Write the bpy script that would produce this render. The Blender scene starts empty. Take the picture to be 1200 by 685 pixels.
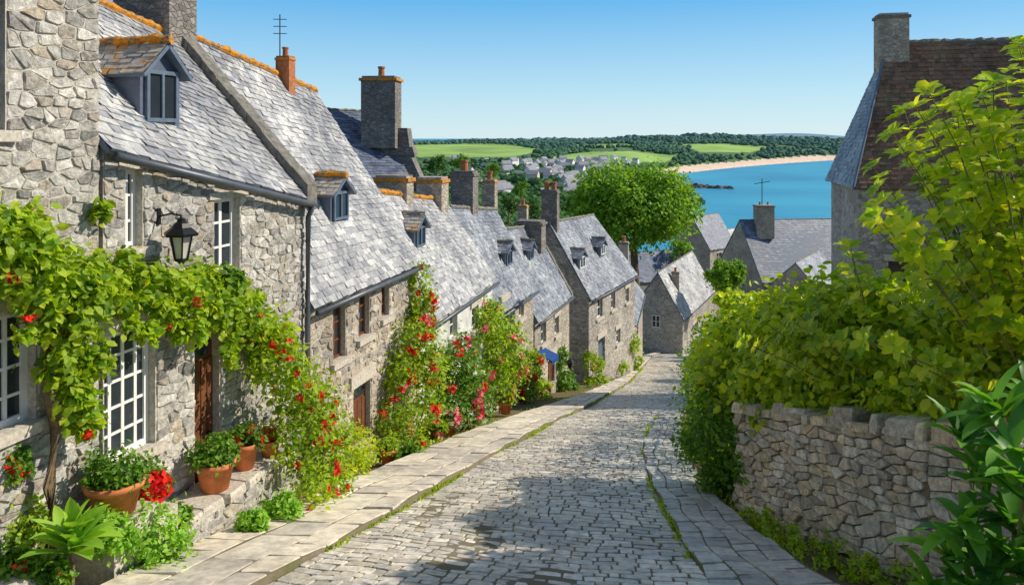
import bpy, math, random
import numpy as np
from mathutils import Vector
RND=random.Random(7); NP=np.random.RandomState(5)
FOC=900.0; CX=600.0; HY=160.0; H0=2.6; SL=.242
def gz(y): return -H0-SL*y
def at(px,py,Y): return Vector(((px-CX)/FOC*Y, Y, (HY-py)/FOC*Y))
def P(px,Y): return ((px-CX)/FOC*Y, Y)
def uni(a,b): return RND.uniform(a,b)
scene=bpy.context.scene; COL=scene.collection
# ------------------------------------------------------------ tagging
def tag(o,label=None,cat=None,group=None,kind=None):
    if label: o['label']=label
    if cat: o['category']=cat
    if group: o['group']=group
    if kind: o['kind']=kind
    return o
def empty(name,loc,label,cat,group=None):
    o=bpy.data.objects.new(name,None); COL.objects.link(o); o.location=loc; o.empty_display_size=.2
    return tag(o,label,cat,group)
def org(p):
    v=Vector((0,0,0))
    while p: v+=Vector(p.location); p=p.parent
    return v
# ------------------------------------------------------------ mesh builder
class MB:
    def __init__(s): s.v=[]; s.f=[]; s.m=[]
    def add(s,vs,fs,mi=0):
        b=len(s.v); s.v.extend([tuple(v) for v in vs]); s.f.extend([tuple(i+b for i in f) for f in fs]); s.m.extend([mi]*len(fs))
    def quad(s,a,b,c,d,mi=0): s.add([a,b,c,d],[(0,1,2,3)],mi)
    def box8(s,v,mi=0): s.add(v,[(0,3,2,1),(4,5,6,7),(0,1,5,4),(1,2,6,5),(2,3,7,6),(3,0,4,7)],mi)
    def box(s,x0,x1,y0,y1,z0,z1,mi=0):
        s.box8([(x0,y0,z0),(x1,y0,z0),(x1,y1,z0),(x0,y1,z0),(x0,y0,z1),(x1,y0,z1),(x1,y1,z1),(x0,y1,z1)],mi)
    def tube(s,pts,rad,n=6,mi=0,cap=True):
        pts=[Vector(p) for p in pts]; b=len(s.v)
        for i,p in enumerate(pts):
            d=(pts[min(i+1,len(pts)-1)]-pts[max(i-1,0)]).normalized()
            u=d.cross(Vector((0,0,1)))
            if u.length<.05: u=Vector((1,0,0))
            u.normalize(); w=d.cross(u); r=rad[i] if isinstance(rad,(list,tuple)) else rad
            for k in range(n):
                a=2*math.pi*k/n; s.v.append(tuple(p+u*math.cos(a)*r+w*math.sin(a)*r))
        for i in range(len(pts)-1):
            for k in range(n):
                k2=(k+1)%n; s.f.append((b+i*n+k,b+i*n+k2,b+(i+1)*n+k2,b+(i+1)*n+k)); s.m.append(mi)
        if cap:
            s.f.append(tuple(b+k for k in range(n))[::-1]); s.m.append(mi)
            e=b+(len(pts)-1)*n; s.f.append(tuple(e+k for k in range(n))); s.m.append(mi)
    def lathe(s,c,prof,n=16,mi=0,sx=1,ang=0):
        c=Vector(c); b=len(s.v)
        for r,z in prof:
            for k in range(n):
                a=2*math.pi*k/n+ang; s.v.append((c.x+r*math.cos(a)*sx,c.y+r*math.sin(a),c.z+z))
        for i in range(len(prof)-1):
            for k in range(n):
                k2=(k+1)%n; s.f.append((b+i*n+k,b+i*n+k2,b+(i+1)*n+k2,b+(i+1)*n+k)); s.m.append(mi)
        e=b+(len(prof)-1)*n; s.f.append(tuple(e+k for k in range(n))); s.m.append(mi)
        s.f.append(tuple(b+k for k in range(n))[::-1]); s.m.append(mi)
    def build(s,name,mats,parent=None,smooth=False):
        if not isinstance(mats,(list,tuple)): mats=[mats]
        o0=org(parent); me=bpy.data.meshes.new(name)
        v=np.array(s.v,dtype=float).reshape(-1,3)-np.array(o0) if s.v else []
        me.from_pydata(v.tolist() if len(s.v) else [],[],s.f)
        for m in mats: me.materials.append(m)
        me.polygons.foreach_set('material_index',s.m)
        if smooth: me.polygons.foreach_set('use_smooth',[True]*len(s.f))
        me.update(); o=bpy.data.objects.new(name,me); COL.objects.link(o)
        if parent: o.parent=parent
        return o
# ------------------------------------------------------------ materials
class G:
    def __init__(s,name):
        s.mat=bpy.data.materials.new(name); s.mat.use_nodes=True; s.t=s.mat.node_tree; s.t.nodes.clear()
        s.out=s.n('ShaderNodeOutputMaterial')
    def n(s,t,ins=None,**k):
        x=s.t.nodes.new(t)
        for a,b in k.items(): setattr(x,a,b)
        if ins:
            for a,b in ins.items():
                if isinstance(b,bpy.types.NodeSocket): s.t.links.new(b,x.inputs[a])
                else: x.inputs[a].default_value=b
        return x
    def ramp(s,fac,stops,inter='LINEAR'):
        r=s.n('ShaderNodeValToRGB',{0:fac}); e=r.color_ramp.elements; r.color_ramp.interpolation=inter
        while len(e)<len(stops): e.new(.5)
        for i,(p,c) in enumerate(stops): e[i].position=p; e[i].color=(*c,1) if len(c)==3 else c
        return r.outputs[0]
    def mix(s,f,a,b,mode='MIX'):
        m=s.n('ShaderNodeMix',data_type='RGBA',blend_type=mode)
        for i,x in ((0,f),(6,a),(7,b)):
            if isinstance(x,bpy.types.NodeSocket): s.t.links.new(x,m.inputs[i])
            elif i==0: m.inputs[0].default_value=x
            else: m.inputs[i].default_value=(*x,1)
        return m.outputs[2]
    def noise(s,vec,scale,det=4,rough=.6):
        return s.n('ShaderNodeTexNoise',{'Vector':vec,'Scale':scale,'Detail':det,'Roughness':rough}).outputs[0]
    def obj(s): return s.n('ShaderNodeTexCoord').outputs['Object']
    def bsdf(s,col,rough=.8,spec=.3,h=None,bs=.5,bd=.02,**k):
        b=s.n('ShaderNodeBsdfPrincipled',{'Roughness':rough,'Specular IOR Level':spec})
        if isinstance(col,bpy.types.NodeSocket): s.t.links.new(col,b.inputs['Base Color'])
        else: b.inputs['Base Color'].default_value=(*col,1)
        if h is not None:
            bm=s.n('ShaderNodeBump',{'Height':h,'Strength':bs,'Distance':bd}); s.t.links.new(bm.outputs[0],b.inputs['Normal'])
        for a,v in k.items(): b.inputs[a].default_value=v
        return b
    def fin(s,sh):
        s.t.links.new(sh.outputs[0],s.out.inputs[0]); return s.mat
def spread(cols): return [(i/(len(cols)-1) if len(cols)>1 else 0,c) for i,c in enumerate(cols)]
LO=(.45,.45,.45); HI=(1.5,1.5,1.5)
def island(name,cols,rough=.8,ns=14,bs=.5,bd=.015,spec=.3,over=None,osc=3,oth=.6,vary=.45,big=None):
    g=G(name); o=g.obj(); r=g.n('ShaderNodeNewGeometry').outputs['Random Per Island']
    c=g.ramp(r,spread(cols)); nz=g.noise(o,ns,7,.7)
    c=g.mix(vary,c,g.ramp(nz,[(.3,LO),(.7,HI)]),'MULTIPLY')
    if over:
        n2=g.noise(o,osc,6,.75); c=g.mix(g.ramp(n2,[(oth,(0,0,0)),(oth+.06,(1,1,1))]),c,over)
    if big: c=g.mix(big,c,g.ramp(g.noise(o,.7,5,.65),[(.35,(.5,.5,.53)),(.65,(1.35,1.32,1.25))]),'MULTIPLY')
    return g.fin(g.bsdf(c,rough,spec,nz,bs,bd))
def rubble(name,cols,mortar=(.36,.32,.26),sc=5.2,rough=.9,zs=1.7):
    g=G(name); o=g.obj()
    d=g.n('ShaderNodeTexNoise',{'Vector':o,'Scale':3.0,'Detail':3.0}).outputs[1]
    v=g.n('ShaderNodeVectorMath',{0:o,1:g.n('ShaderNodeVectorMath',{0:d,'Scale':.22},operation='SCALE').outputs[0]},operation='ADD').outputs[0]
    v=g.n('ShaderNodeMapping',{'Vector':v,'Scale':(1,1,zs)}).outputs[0]
    f=g.n('ShaderNodeTexVoronoi',{'Vector':v,'Scale':sc}); e=g.n('ShaderNodeTexVoronoi',{'Vector':v,'Scale':sc},feature='DISTANCE_TO_EDGE')
    sep=g.n('ShaderNodeSeparateColor',{0:f.outputs['Color']}).outputs[0]
    c=g.ramp(sep,spread(cols)); nz=g.noise(o,18,6,.7); big=g.noise(o,.8,3,.6)
    c=g.mix(.5,c,g.ramp(nz,[(.3,LO),(.7,HI)]),'MULTIPLY')
    m=g.ramp(e.outputs['Distance'],[(.02,(1,1,1)),(.07,(0,0,0))])
    c=g.mix(m,c,mortar); c=g.mix(.6,c,g.ramp(big,[(.3,(.6,.6,.6)),(.7,(1.3,1.3,1.3))]),'MULTIPLY')
    hh=g.n('ShaderNodeMath',{0:g.ramp(e.outputs['Distance'],[(0,(0,0,0)),(.14,(1,1,1))]),1:g.n('ShaderNodeMath',{0:nz,1:.4},operation='MULTIPLY').outputs[0]},operation='ADD').outputs[0]
    return g.fin(g.bsdf(c,rough,.2,hh,.7,.03))
def plain(name,col,rough=.7,ns=6,amt=.4,bs=.2,bd=.01,spec=.3,**k):
    g=G(name); o=g.obj(); nz=g.noise(o,ns,5,.6)
    c=g.mix(amt,col,g.ramp(nz,[(.3,LO),(.7,HI)]),'MULTIPLY')
    return g.fin(g.bsdf(c,rough,spec,nz,bs,bd,**k))
def patchy(name,a,b,sc=3,th=.5,rough=.9):
    g=G(name); o=g.obj(); n1=g.noise(o,sc,6,.75); n2=g.noise(o,20,5,.7)
    c=g.mix(g.ramp(n1,[(th-.05,(0,0,0)),(th+.05,(1,1,1))]),a,b); c=g.mix(.7,c,g.ramp(n2,[(.3,LO),(.7,HI)]),'MULTIPLY')
    return g.fin(g.bsdf(c,rough,.2,n2,.8,.03))
def leafm(name,cols,trans=.35,rough=.5):
    g=G(name); r=g.n('ShaderNodeNewGeometry').outputs['Random Per Island']; o=g.obj()
    c=g.ramp(r,spread(cols)); c=g.mix(.6,c,g.ramp(g.noise(o,1.1,3,.6),[(.3,(.5,.6,.55)),(.7,(1.4,1.35,1.2))]),'MULTIPLY')
    b=g.bsdf(c,rough,.35); ct=g.mix(1,c,(1.7,1.6,.5),'MULTIPLY'); t=g.n('ShaderNodeBsdfTranslucent',{0:ct})
    return g.fin(g.n('ShaderNodeMixShader',{0:trans,1:b.outputs[0],2:t.outputs[0]}))
m={}
SA=[(.46,.44,.4),(.6,.57,.51),(.24,.23,.22),(.74,.71,.65),(.4,.385,.36),(.52,.44,.34),(.31,.3,.285),(.66,.63,.57),(.5,.485,.45)]
m['stoneA']=island('granite_rubble',SA,.9,15,1.0,.035,over=(.72,.69,.63),osc=7,oth=.6,vary=.95,big=.5)
m['stoneB']=island('warm_rubble',[(.46,.38,.29),(.6,.52,.41),(.29,.26,.23),(.52,.46,.39),(.4,.33,.26),(.64,.58,.5),(.34,.315,.29)],.9,15,1.0,.035,over=(.64,.6,.54),osc=7,oth=.62,vary=.95,big=.55)
m['stoneW']=island('drystone',[(.74,.6,.42),(.86,.74,.55),(.52,.44,.33),(.78,.62,.41),(.58,.52,.42),(.88,.8,.65),(.44,.38,.3)],.92,13,1.0,.05,over=(.42,.38,.28),osc=6,oth=.6,vary=.95,big=.45)
m['mortar']=plain('lime_mortar',(.48,.45,.38),.95,20,.6,.6,.02)
m['darkjoint']=plain('dark_joint',(.2,.16,.11),.95,20,.5,.6,.02)
m['rubA']=rubble('rubble_grey',[(.4,.37,.33),(.53,.48,.42),(.26,.245,.225),(.58,.54,.47)])
m['rubB']=rubble('rubble_warm',[(.46,.39,.3),(.58,.51,.41),(.33,.29,.24),(.5,.45,.37)])
m['rubD']=rubble('rubble_dark',[(.22,.2,.18),(.31,.28,.25),(.15,.145,.14),(.36,.32,.28)],(.2,.18,.16),6.5)
m['render']=plain('pale_render',(.6,.6,.57),.85,3,.6,.3)
m['slate']=island('slate',[(.36,.37,.39),(.5,.5,.5),(.27,.28,.31),(.6,.6,.58),(.42,.43,.44)],.5,9,.3,.01,.5,over=(.64,.62,.54),osc=1.8,oth=.62,vary=.7,big=.8)
m['slateL']=island('lichened_slate',[(.34,.33,.32),(.44,.42,.38),(.27,.27,.28),(.5,.46,.38)],.7,9,.4,.01,.3,over=(.5,.26,.07),osc=2.6,oth=.53,vary=.65,big=.5)
m['slateB']=island('slate_blue',[(.24,.265,.31),(.33,.355,.395),(.17,.19,.24),(.4,.42,.44)],.5,8,.3,.01,.5,over=(.46,.45,.4),osc=2.,oth=.61,vary=.7,big=.9)
m['slateD']=island('slate_dark',[(.1,.13,.2),(.16,.2,.28),(.08,.1,.15),(.22,.26,.32)],.55,8,.3,.01,.45,vary=.4,big=.4)
m['tile']=island('brown_tile',[(.24,.13,.08),(.32,.18,.11),(.16,.105,.07),(.28,.19,.13)],.85,8,.4,.01,.2,over=(.16,.15,.07),osc=1.6,oth=.57,vary=.6,big=.6)
m['lichen']=patchy('orange_lichen',(.22,.18,.12),(.66,.27,.03),5,.46)
m['ridge']=patchy('ridge_grey',(.22,.21,.19),(.36,.3,.18),5,.55)
m['granite']=plain('dressed_granite',(.54,.49,.41),.85,22,.6,.5,.01)
m['coping']=plain('dark_coping',(.19,.18,.155),.9,9,.8,.8,.03)
m['white']=plain('white_paint',(.8,.8,.77),.5,5,.15,.05)
m['brownwood']=plain('brown_wood',(.16,.06,.026),.55,7,.5,.2)
m['bluewood']=plain('blue_grey_wood',(.12,.16,.22),.55,7,.4,.2)
m['glass']=plain('window_glass',(.03,.04,.05),.06,1.5,.5,0,spec=.8)
m['black']=plain('black_iron',(.012,.012,.014),.4,9,.3,.1)
m['zinc']=plain('zinc_pipe',(.12,.13,.15),.45,6,.3,.1,Metallic=.4)
m['lampglass']=plain('lamp_glass',(.6,.57,.48),.15,4,.3,0,spec=.7)
m['terra']=plain('terracotta',(.64,.21,.08),.8,9,.5,.3)
m['brick']=plain('orange_brick',(.42,.16,.07),.85,14,.6,.6)
m['soil']=plain('soil',(.045,.03,.018),.95,20,.5,.6,.03)
m['bark']=plain('bark',(.18,.13,.075),.9,14,.6,.8,.02)
m['twig']=plain('green_twig',(.22,.2,.07),.8,14,.4,.3,.01)
m['blue']=plain('blue_canvas',(.01,.06,.24),.7,5,.3,.1)
m['cobble']=island('cobblestone',[(.6,.54,.44),(.74,.67,.55),(.42,.39,.34),(.84,.77,.65),(.62,.57,.5),(.52,.46,.37),(.68,.63,.55),(.48,.46,.43)],.38,9,.8,.02,.6,vary=.85,big=.55)
m['slab']=island('paving_slab',[(.66,.58,.46),(.78,.7,.57),(.54,.49,.42),(.7,.64,.53)],.62,6,.5,.015,.35,vary=.7,big=.5)
m['sett']=island('setts',[(.5,.48,.44),(.6,.57,.51),(.42,.4,.37),(.66,.62,.55)],.5,8,.5,.015,.5,vary=.75,big=.4)
m['lf_vine']=leafm('vine_leaf',[(.16,.3,.02),(.32,.48,.03),(.48,.58,.04),(.09,.2,.02)],.48)
m['lf_mid']=leafm('green_leaf',[(.07,.19,.02),(.14,.3,.03),(.24,.41,.04),(.04,.12,.02)],.4)
m['lf_dark']=leafm('dark_leaf',[(.03,.1,.02),(.06,.15,.025),(.09,.21,.035)],.28)
m['lf_yel']=leafm('yellow_green_leaf',[(.36,.5,.02),(.6,.67,.03),(.2,.37,.02),(.76,.73,.04),(.46,.58,.03),(.27,.45,.02)],.5,.35)
m['lf_bush']=leafm('bush_leaf',[(.26,.42,.02),(.48,.59,.03),(.13,.28,.02),(.66,.67,.04),(.34,.5,.03)],.48,.4)
m['lf_tree']=leafm('tree_leaf',[(.1,.25,.02),(.2,.39,.03),(.33,.52,.04),(.06,.17,.02)],.38)
m['lf_lime']=leafm('lime_leaf',[(.26,.5,.06),(.38,.6,.08),(.18,.4,.05)],.42)
m['lf_big']=leafm('broad_leaf',[(.06,.2,.03),(.12,.31,.04),(.2,.42,.05)],.4,.45)
m['fl_red']=leafm('red_petal',[(.75,.015,.01),(.9,.04,.02),(.6,.01,.02)],.2)
m['fl_pink']=leafm('pink_petal',[(.8,.12,.2),(.85,.3,.4),(.75,.05,.1)],.2)
m['fl_white']=leafm('white_petal',[(.8,.75,.75),(.85,.8,.65)],.2)
def hazed_wood():
    g=G('far_wood_haze_tint'); r=g.n('ShaderNodeNewGeometry').outputs['Random Per Island']; o=g.obj()
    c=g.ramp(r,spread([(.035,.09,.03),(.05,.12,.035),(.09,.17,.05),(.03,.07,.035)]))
    y=g.n('ShaderNodeSeparateXYZ',{0:o}).outputs[1]; f=g.n('ShaderNodeMapRange',{'Value':y,'From Min':500.0,'From Max':2300.0,'To Min':0.0,'To Max':.5}).outputs[0]  # blue aerial haze painted into the wood colour, stronger with distance
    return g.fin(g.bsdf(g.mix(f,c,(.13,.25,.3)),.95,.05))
m['wood_hazed']=hazed_wood()
m['field']=plain('field',(.27,.43,.1),.95,.008,.6,0)
m['hill']=plain('hill_grass',(.08,.15,.055),.95,.02,.5,0)
m['headland']=plain('haze_blue_headland',(.15,.27,.35),1,.01,.3,0)  # bluish base colour stands in for atmospheric haze
m['sand']=plain('sand',(.68,.52,.4),.95,.05,.2,0)
m['rock']=island('shore_rock',[(.06,.06,.06),(.1,.095,.085),(.045,.045,.045)],.9,.3,.5,.3)
m['housew']=plain('distant_white',(.85,.83,.8),.9,.3,.15,0)
m['houseg']=plain('distant_grey',(.66,.58,.5),.9,.3,.15,0)
m['roofd']=plain('distant_slate',(.28,.28,.31),.8,.3,.3,0)
def groundm():
    g=G('ground_soil'); o=g.obj(); nz=g.noise(o,.8,6,.7)
    c=g.ramp(nz,[(.38,(.2,.145,.09)),(.56,(.15,.125,.06)),(.7,(.09,.17,.03))]); return g.fin(g.bsdf(c,.95,.1,g.noise(o,12,4),.6,.05))
m['ground']=groundm()
def bedm():
    g=G('street_joint'); o=g.obj(); nz=g.noise(o,.9,5,.7)
    c=g.ramp(nz,[(.42,(.25,.21,.155)),(.58,(.19,.17,.1)),(.72,(.11,.15,.04))]); return g.fin(g.bsdf(c,.95,.1,g.noise(o,40,4),.6,.02))
m['bed']=bedm()
def seam():
    g=G('sea_water'); o=g.obj(); n1=g.noise(o,.006,3,.5); n2=g.noise(g.n('ShaderNodeMapping',{'Vector':o,'Scale':(.25,1,1)}).outputs[0],.12,4,.6)
    c=g.ramp(n1,[(.35,(.012,.23,.4)),(.6,(.03,.35,.5))]); return g.fin(g.bsdf(c,.35,.3,n2,.5,1.5))
m['sea']=seam()
# ------------------------------------------------------------ leaves (numpy)
KITE=(np.array([(0,0,0),(.45,.34,.07),(1,0,-.06),(.45,-.34,.07)]),[(0,1,2,3)])
LEAF=(np.array([(0,0,0),(.3,0,-.03),(.68,0,-.02),(1,0,-.12),(.28,.27,.05),(.66,.25,.05),(.28,-.27,.05),(.66,-.25,.05)]),
      [(0,1,4),(1,2,5,4),(2,3,5),(0,6,1),(1,6,7,2),(2,7,3)])
def leaves(mb,pos,nrm,axis,size,tpl=KITE,mi=0,wid=1.0):
    tv,tf=tpl; n=len(pos); nrm=nrm/np.linalg.norm(nrm,axis=1,keepdims=True)
    axis=axis-nrm*np.sum(axis*nrm,axis=1,keepdims=True); axis/=np.linalg.norm(axis,axis=1,keepdims=True)+1e-9
    sd=np.cross(nrm,axis); s=size[:,None,None]
    V=pos[:,None,:]+s*(tv[None,:,0:1]*axis[:,None,:]+wid*tv[None,:,1:2]*sd[:,None,:]+tv[None,:,2:3]*nrm[:,None,:])
    b=len(mb.v); k=len(tv); mb.v.extend(map(tuple,V.reshape(-1,3).tolist()))
    for i in range(n):
        o=b+i*k
        for f in tf: mb.f.append(tuple(o+j for j in f)); mb.m.append(mi)
def barr(blobs): return np.array([list(b)+[b[3]]*(6-len(b)) if len(b)<6 else b for b in blobs],float)
def cloud(mb,blobs,n,size,tpl=KITE,mi=0,clump=22,spreadf=.2,shell=(.45,1.0),wid=1.0,up=.5):
    B=barr(blobs); w=(B[:,3]*B[:,5]); w/=w.sum(); cnt=NP.multinomial(n,w)
    for b,c in zip(B,cnt):
        if c<1: continue
        k=max(3,int(c/clump)); d=NP.normal(size=(k,3)); d/=np.linalg.norm(d,axis=1,keepdims=True)
        rr=NP.uniform(shell[0],shell[1],(k,1))**.7; ci=NP.randint(0,k,c)
        cs=NP.uniform(.7,1.3,(k,1))*spreadf
        q=d[ci]*rr[ci]+NP.normal(size=(c,3))*cs[ci]
        pos=b[:3]+q*b[3:6]; out=q/(np.linalg.norm(q,axis=1,keepdims=True)+1e-6)
        nrm=out*.6+np.array([0,0,up])+NP.normal(size=(c,3))*.55
        leaves(mb,pos,nrm,NP.normal(size=(c,3))+out*.5,size*NP.uniform(.6,1.35,c),tpl,mi,wid)
FP={}
def flowers(root,blobs,n,mat,size):
    if mat not in FP:
        FP[mat]=[]
        for q in range(3):
            f=MB(); k=16; a=np.arange(k)*2.4; nr=np.stack([np.cos(a)*.6,np.sin(a)*.6,np.ones(k)],1)+NP.normal(size=(k,3))*.4
            leaves(f,NP.normal(size=(k,3))*np.array([.18,.18,.12]),nr,np.stack([np.cos(a),np.sin(a),np.zeros(k)],1),NP.uniform(.4,.6,k),KITE,0,1.7)
            o=f.build('flower',m[mat]); me=o.data; bpy.data.objects.remove(o); FP[mat].append(me)
    B=barr(blobs); ix=NP.randint(0,len(B),n); o0=org(root)
    for i in range(n):
        d=NP.normal(size=3); d[1]-=.6; d[0]+=.5; d/=np.linalg.norm(d); b=B[ix[i]]
        p=Vector((b[:3]+d*b[3:6]*NP.uniform(.92,1.12)).tolist())-o0
        o=bpy.data.objects.new('flower',FP[mat][i%3]); COL.objects.link(o); o.parent=root; o.location=p
        o.rotation_euler=Vector(d.tolist()).to_track_quat('Z','Y').to_euler(); s=size*uni(.5,1.5); o.scale=(s,s,s)
def plant(name,label,cat,blobs,n,size,mat='lf_mid',fl=None,tpl=KITE,group=None,stem=.6,base=None,**k):
    c=Vector(base) if base else Vector(blobs[0][:3]); 
    if not base: c.z=min(b[2]-b[3] for b in blobs)
    r=empty(name,c,label,cat,group)
    mb=MB(); cloud(mb,blobs,n,size,tpl,**k); mb.build('foliage',m[mat],r)
    if fl:
        for (nn,fm,fs) in fl: flowers(r,blobs,nn,fm,fs)
    if stem:
        s=MB(); prev=[c]
        for b in sorted(blobs,key=lambda b:b[2]):
            p=Vector(b[:3]); q=min(prev,key=lambda t:(t-p).length+(0 if t.z<p.z else .5))
            s.tube([q,q.lerp(p,.5)+Vector((uni(-.05,.05),uni(-.05,.05),.05*b[3])),p],[.028*stem,.02*stem,.009],5); prev.append(p)
        s.build('stem',m['bark'],r,True)
    return r
def blob(px,py,rpx,Y,fy=None,sx=1,sz=1):
    p=at(px,py,Y); r=rpx/FOC*Y; return (p.x,p.y,p.z,r*sx,(fy if fy else r*.8),r*sz)
# ------------------------------------------------------------ stones
def pebble(mb,quad,mp,h,cut=.25,inner=.74,mi=0,low=-.02,jit=.08,tl=.12):
    q=[Vector(p) for p in quad]; c=sum(q,Vector((0,0)))/4; ol=[]
    for i in range(4):
        a=q[i]; pv=q[i-1]; nx=q[(i+1)%4]
        c1=cut*uni(.4,1.8); c2=cut*uni(.4,1.8)
        ol.append(a.lerp(pv,c1)+(a-c)*uni(-jit,jit*.3)); ol.append(a.lerp(nx,c2)+(a-c)*uni(-jit,jit*.3))
    b=len(mb.v); t=uni(-tl,tl)*h; t2=uni(-tl,tl)*h
    for p in ol: mb.v.append(tuple(mp(p.x,p.y,low)))
    for i,p in enumerate(ol): p2=c+(p-c)*.985; mb.v.append(tuple(mp(p2.x,p2.y,h*.6)))
    for i,p in enumerate(ol):
        p2=c+(p-c)*inner; mb.v.append(tuple(mp(p2.x,p2.y,h+ (t if i<4 else t2))))
    mb.v.append(tuple(mp(c.x,c.y,h*1.02)))
    for r in (0,1):
        for i in range(8):
            j=(i+1)%8; mb.f.append((b+r*8+i,b+r*8+j,b+r*8+8+j,b+r*8+8+i)); mb.m.append(mi)
    for i in range(8): mb.f.append((b+16+i,b+16+(i+1)%8,b+24)); mb.m.append(mi)
def clip(poly,px,py,nx,ny):
    out=[]; n=len(poly)
    for i in range(n):
        a=poly[i];b=poly[(i+1)%n]; da=(a[0]-px)*nx+(a[1]-py)*ny; db=(b[0]-px)*nx+(b[1]-py)*ny
        if da<=0: out.append(a)
        if (da<0<db) or (db<0<da): t=da/(da-db); out.append((a[0]+(b[0]-a[0])*t,a[1]+(b[1]-a[1])*t))
    return out
def vstones(mb,mp,s0,s1,z0,ztop,ops,rh=.092,rw=.175,proud=(.004,.026),gap=.005,inner=.9,drop=.22,jr=.4,jz=.24,ct=(.04,.17)):
    zs=rw/rh; seeds=[]; zt=max(ztop(s0),ztop(s1)); z=z0-rh; row=0
    while z<zt+rh*1.5:
        s=s0-rw*(1.5 if row%2 else 1); hh=rh*uni(.7,1.4)
        while s<s1+rw*1.5:
            a=s+uni(-jr,jr)*rw; b=z+uni(-jz,jz)*rh; s+=rw*uni(.6,1.6)
            if RND.random()<drop: continue
            if any(o[0]-.02<a<o[1]+.02 and o[2]-.02<b<o[3]+.02 for o in ops): continue
            seeds.append((a,b))
        z+=hh; row+=1
    S=np.array(seeds)*np.array([1,zs])
    for i,(a,b) in enumerate(seeds):
        if a<s0-.02 or a>s1+.02 or b<z0 or b>ztop(a)+.02: continue
        d=np.sum((S-S[i])**2,axis=1); nb=np.argpartition(d,15)[:16] if len(d)>16 else range(len(d)); c=S[i]; R_=rw*1.6
        poly=[(c[0]-R_,c[1]-R_),(c[0]+R_,c[1]-R_),(c[0]+R_,c[1]+R_),(c[0]-R_,c[1]+R_)]
        for j in nb:
            if j==i: continue
            q=S[j]; nx,ny=q[0]-c[0],q[1]-c[1]; poly=clip(poly,(q[0]+c[0])/2,(q[1]+c[1])/2,nx,ny)
        poly=[(p[0],p[1]/zs) for p in poly]
        poly=clip(poly,s0,0,-1,0); poly=clip(poly,s1,0,1,0)
        t0=ztop(s0);t1=ztop(s1); sl=(t1-t0)/(s1-s0); poly=clip(poly,s0,t0,-sl,1)
        for o in ops:
            dd=[(o[0]-a,(o[0],0,1,0)),(a-o[1],(o[1],0,-1,0)),(o[2]-b,(0,o[2],0,1)),(b-o[3],(0,o[3],0,-1))]
            mx=max(dd,key=lambda t:t[0])
            if mx[0]>0: poly=clip(poly,*mx[1])
        if len(poly)<3: continue
        cx=sum(p[0] for p in poly)/len(poly); cy=sum(p[1] for p in poly)/len(poly)
        ol=[]; n=len(poly)
        for k in range(n):
            p0=poly[k-1];p=poly[k];p2=poly[(k+1)%n]; t=uni(*ct)
            ol.append((p[0]+(p0[0]-p[0])*t,p[1]+(p0[1]-p[1])*t)); ol.append((p[0]+(p2[0]-p[0])*t,p[1]+(p2[1]-p[1])*t))
        oo=[]
        for p in ol:
            dx,dy=p[0]-cx,p[1]-cy; L=math.hypot(dx,dy)+1e-6; f=max(.3,1-gap*1.25/L)*uni(.92,1.0); oo.append((cx+dx*f,cy+dy*f))
        n=len(oo); h=uni(*proud); tx=uni(-.14,.14);ty=uni(-.18,.18); bs=len(mb.v)
        for p in oo: mb.v.append(tuple(mp(p[0],p[1],-.02)))
        for p in oo: mb.v.append(tuple(mp(cx+(p[0]-cx)*.98,cy+(p[1]-cy)*.98,h*.6)))
        for p in oo:
            f=inner*uni(.93,1.04); dx,dy=(p[0]-cx)*f,(p[1]-cy)*f; mb.v.append(tuple(mp(cx+dx,cy+dy,h+dx*tx+dy*ty+uni(-.004,.004))))
        mb.v.append(tuple(mp(cx+uni(-.02,.02),cy+uni(-.01,.01),h*1.05+uni(-.002,.006))))
        for r in (0,1):
            for k in range(n):
                j=(k+1)%n; mb.f.append((bs+r*n+k,bs+r*n+j,bs+r*n+n+j,bs+r*n+n+k)); mb.m.append(0)
        for k in range(n): mb.f.append((bs+2*n+k,bs+2*n+(k+1)%n,bs+3*n)); mb.m.append(0)
# ------------------------------------------------------------ slates
def slates(mb,E0,E1,R1,R0,w=.26,ex=.17,mi=0,lift=.02):
    E0,E1,R1,R0=[Vector(p) for p in (E0,E1,R1,R0)]
    n=(E1-E0).cross(R0-E0).normalized()
    if n.z<0: n=-n
    sl=max((R0-E0).length,(R1-E1).length); nr=max(2,int(sl/ex))
    for i in range(nr):
        v0=i/nr; v1=min(1,(i+1.3)/nr)
        a0=E0.lerp(R0,v0); b0=E1.lerp(R1,v0); a1=E0.lerp(R0,v1); b1=E1.lerp(R1,v1); L=(b0-a0).length
        if L<.1: continue
        nc=max(1,int(L/w)); us=[0]+[min(1,max(0,(k+(.5 if i%2 else 0)+uni(-.2,.2))/nc)) for k in range(0 if i%2 else 1,nc)]+[1]
        for k in range(len(us)-1):
            ua,ub=us[k]+.004/L,us[k+1]-.004/L
            if ub-ua<.02/L: continue
            l=lift*uni(.6,1.7); p=a0.lerp(b0,ua)+n*l; q=a0.lerp(b0,ub)+n*l*uni(.8,1.2); r=a1.lerp(b1,ub)+n*.006; s=a1.lerp(b1,ua)+n*.006
            dn=(E0-R0).normalized()*uni(-.016,.018); p+=dn; q+=dn*uni(.5,1.4)
            mb.add([p,q,r,s,p-n*l,q-n*l],[(0,1,2,3),(4,5,1,0)],mi)
def slab(mb,E0,E1,R1,R0,t=.07,mi=0):
    E0,E1,R1,R0=[Vector(p) for p in (E0,E1,R1,R0)]; n=(E1-E0).cross(R0-E0).normalized()
    if n.z<0: n=-n
    mb.box8([p-n*t for p in (E0,E1,R1,R0)]+[E0,E1,R1,R0],mi)
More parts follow.
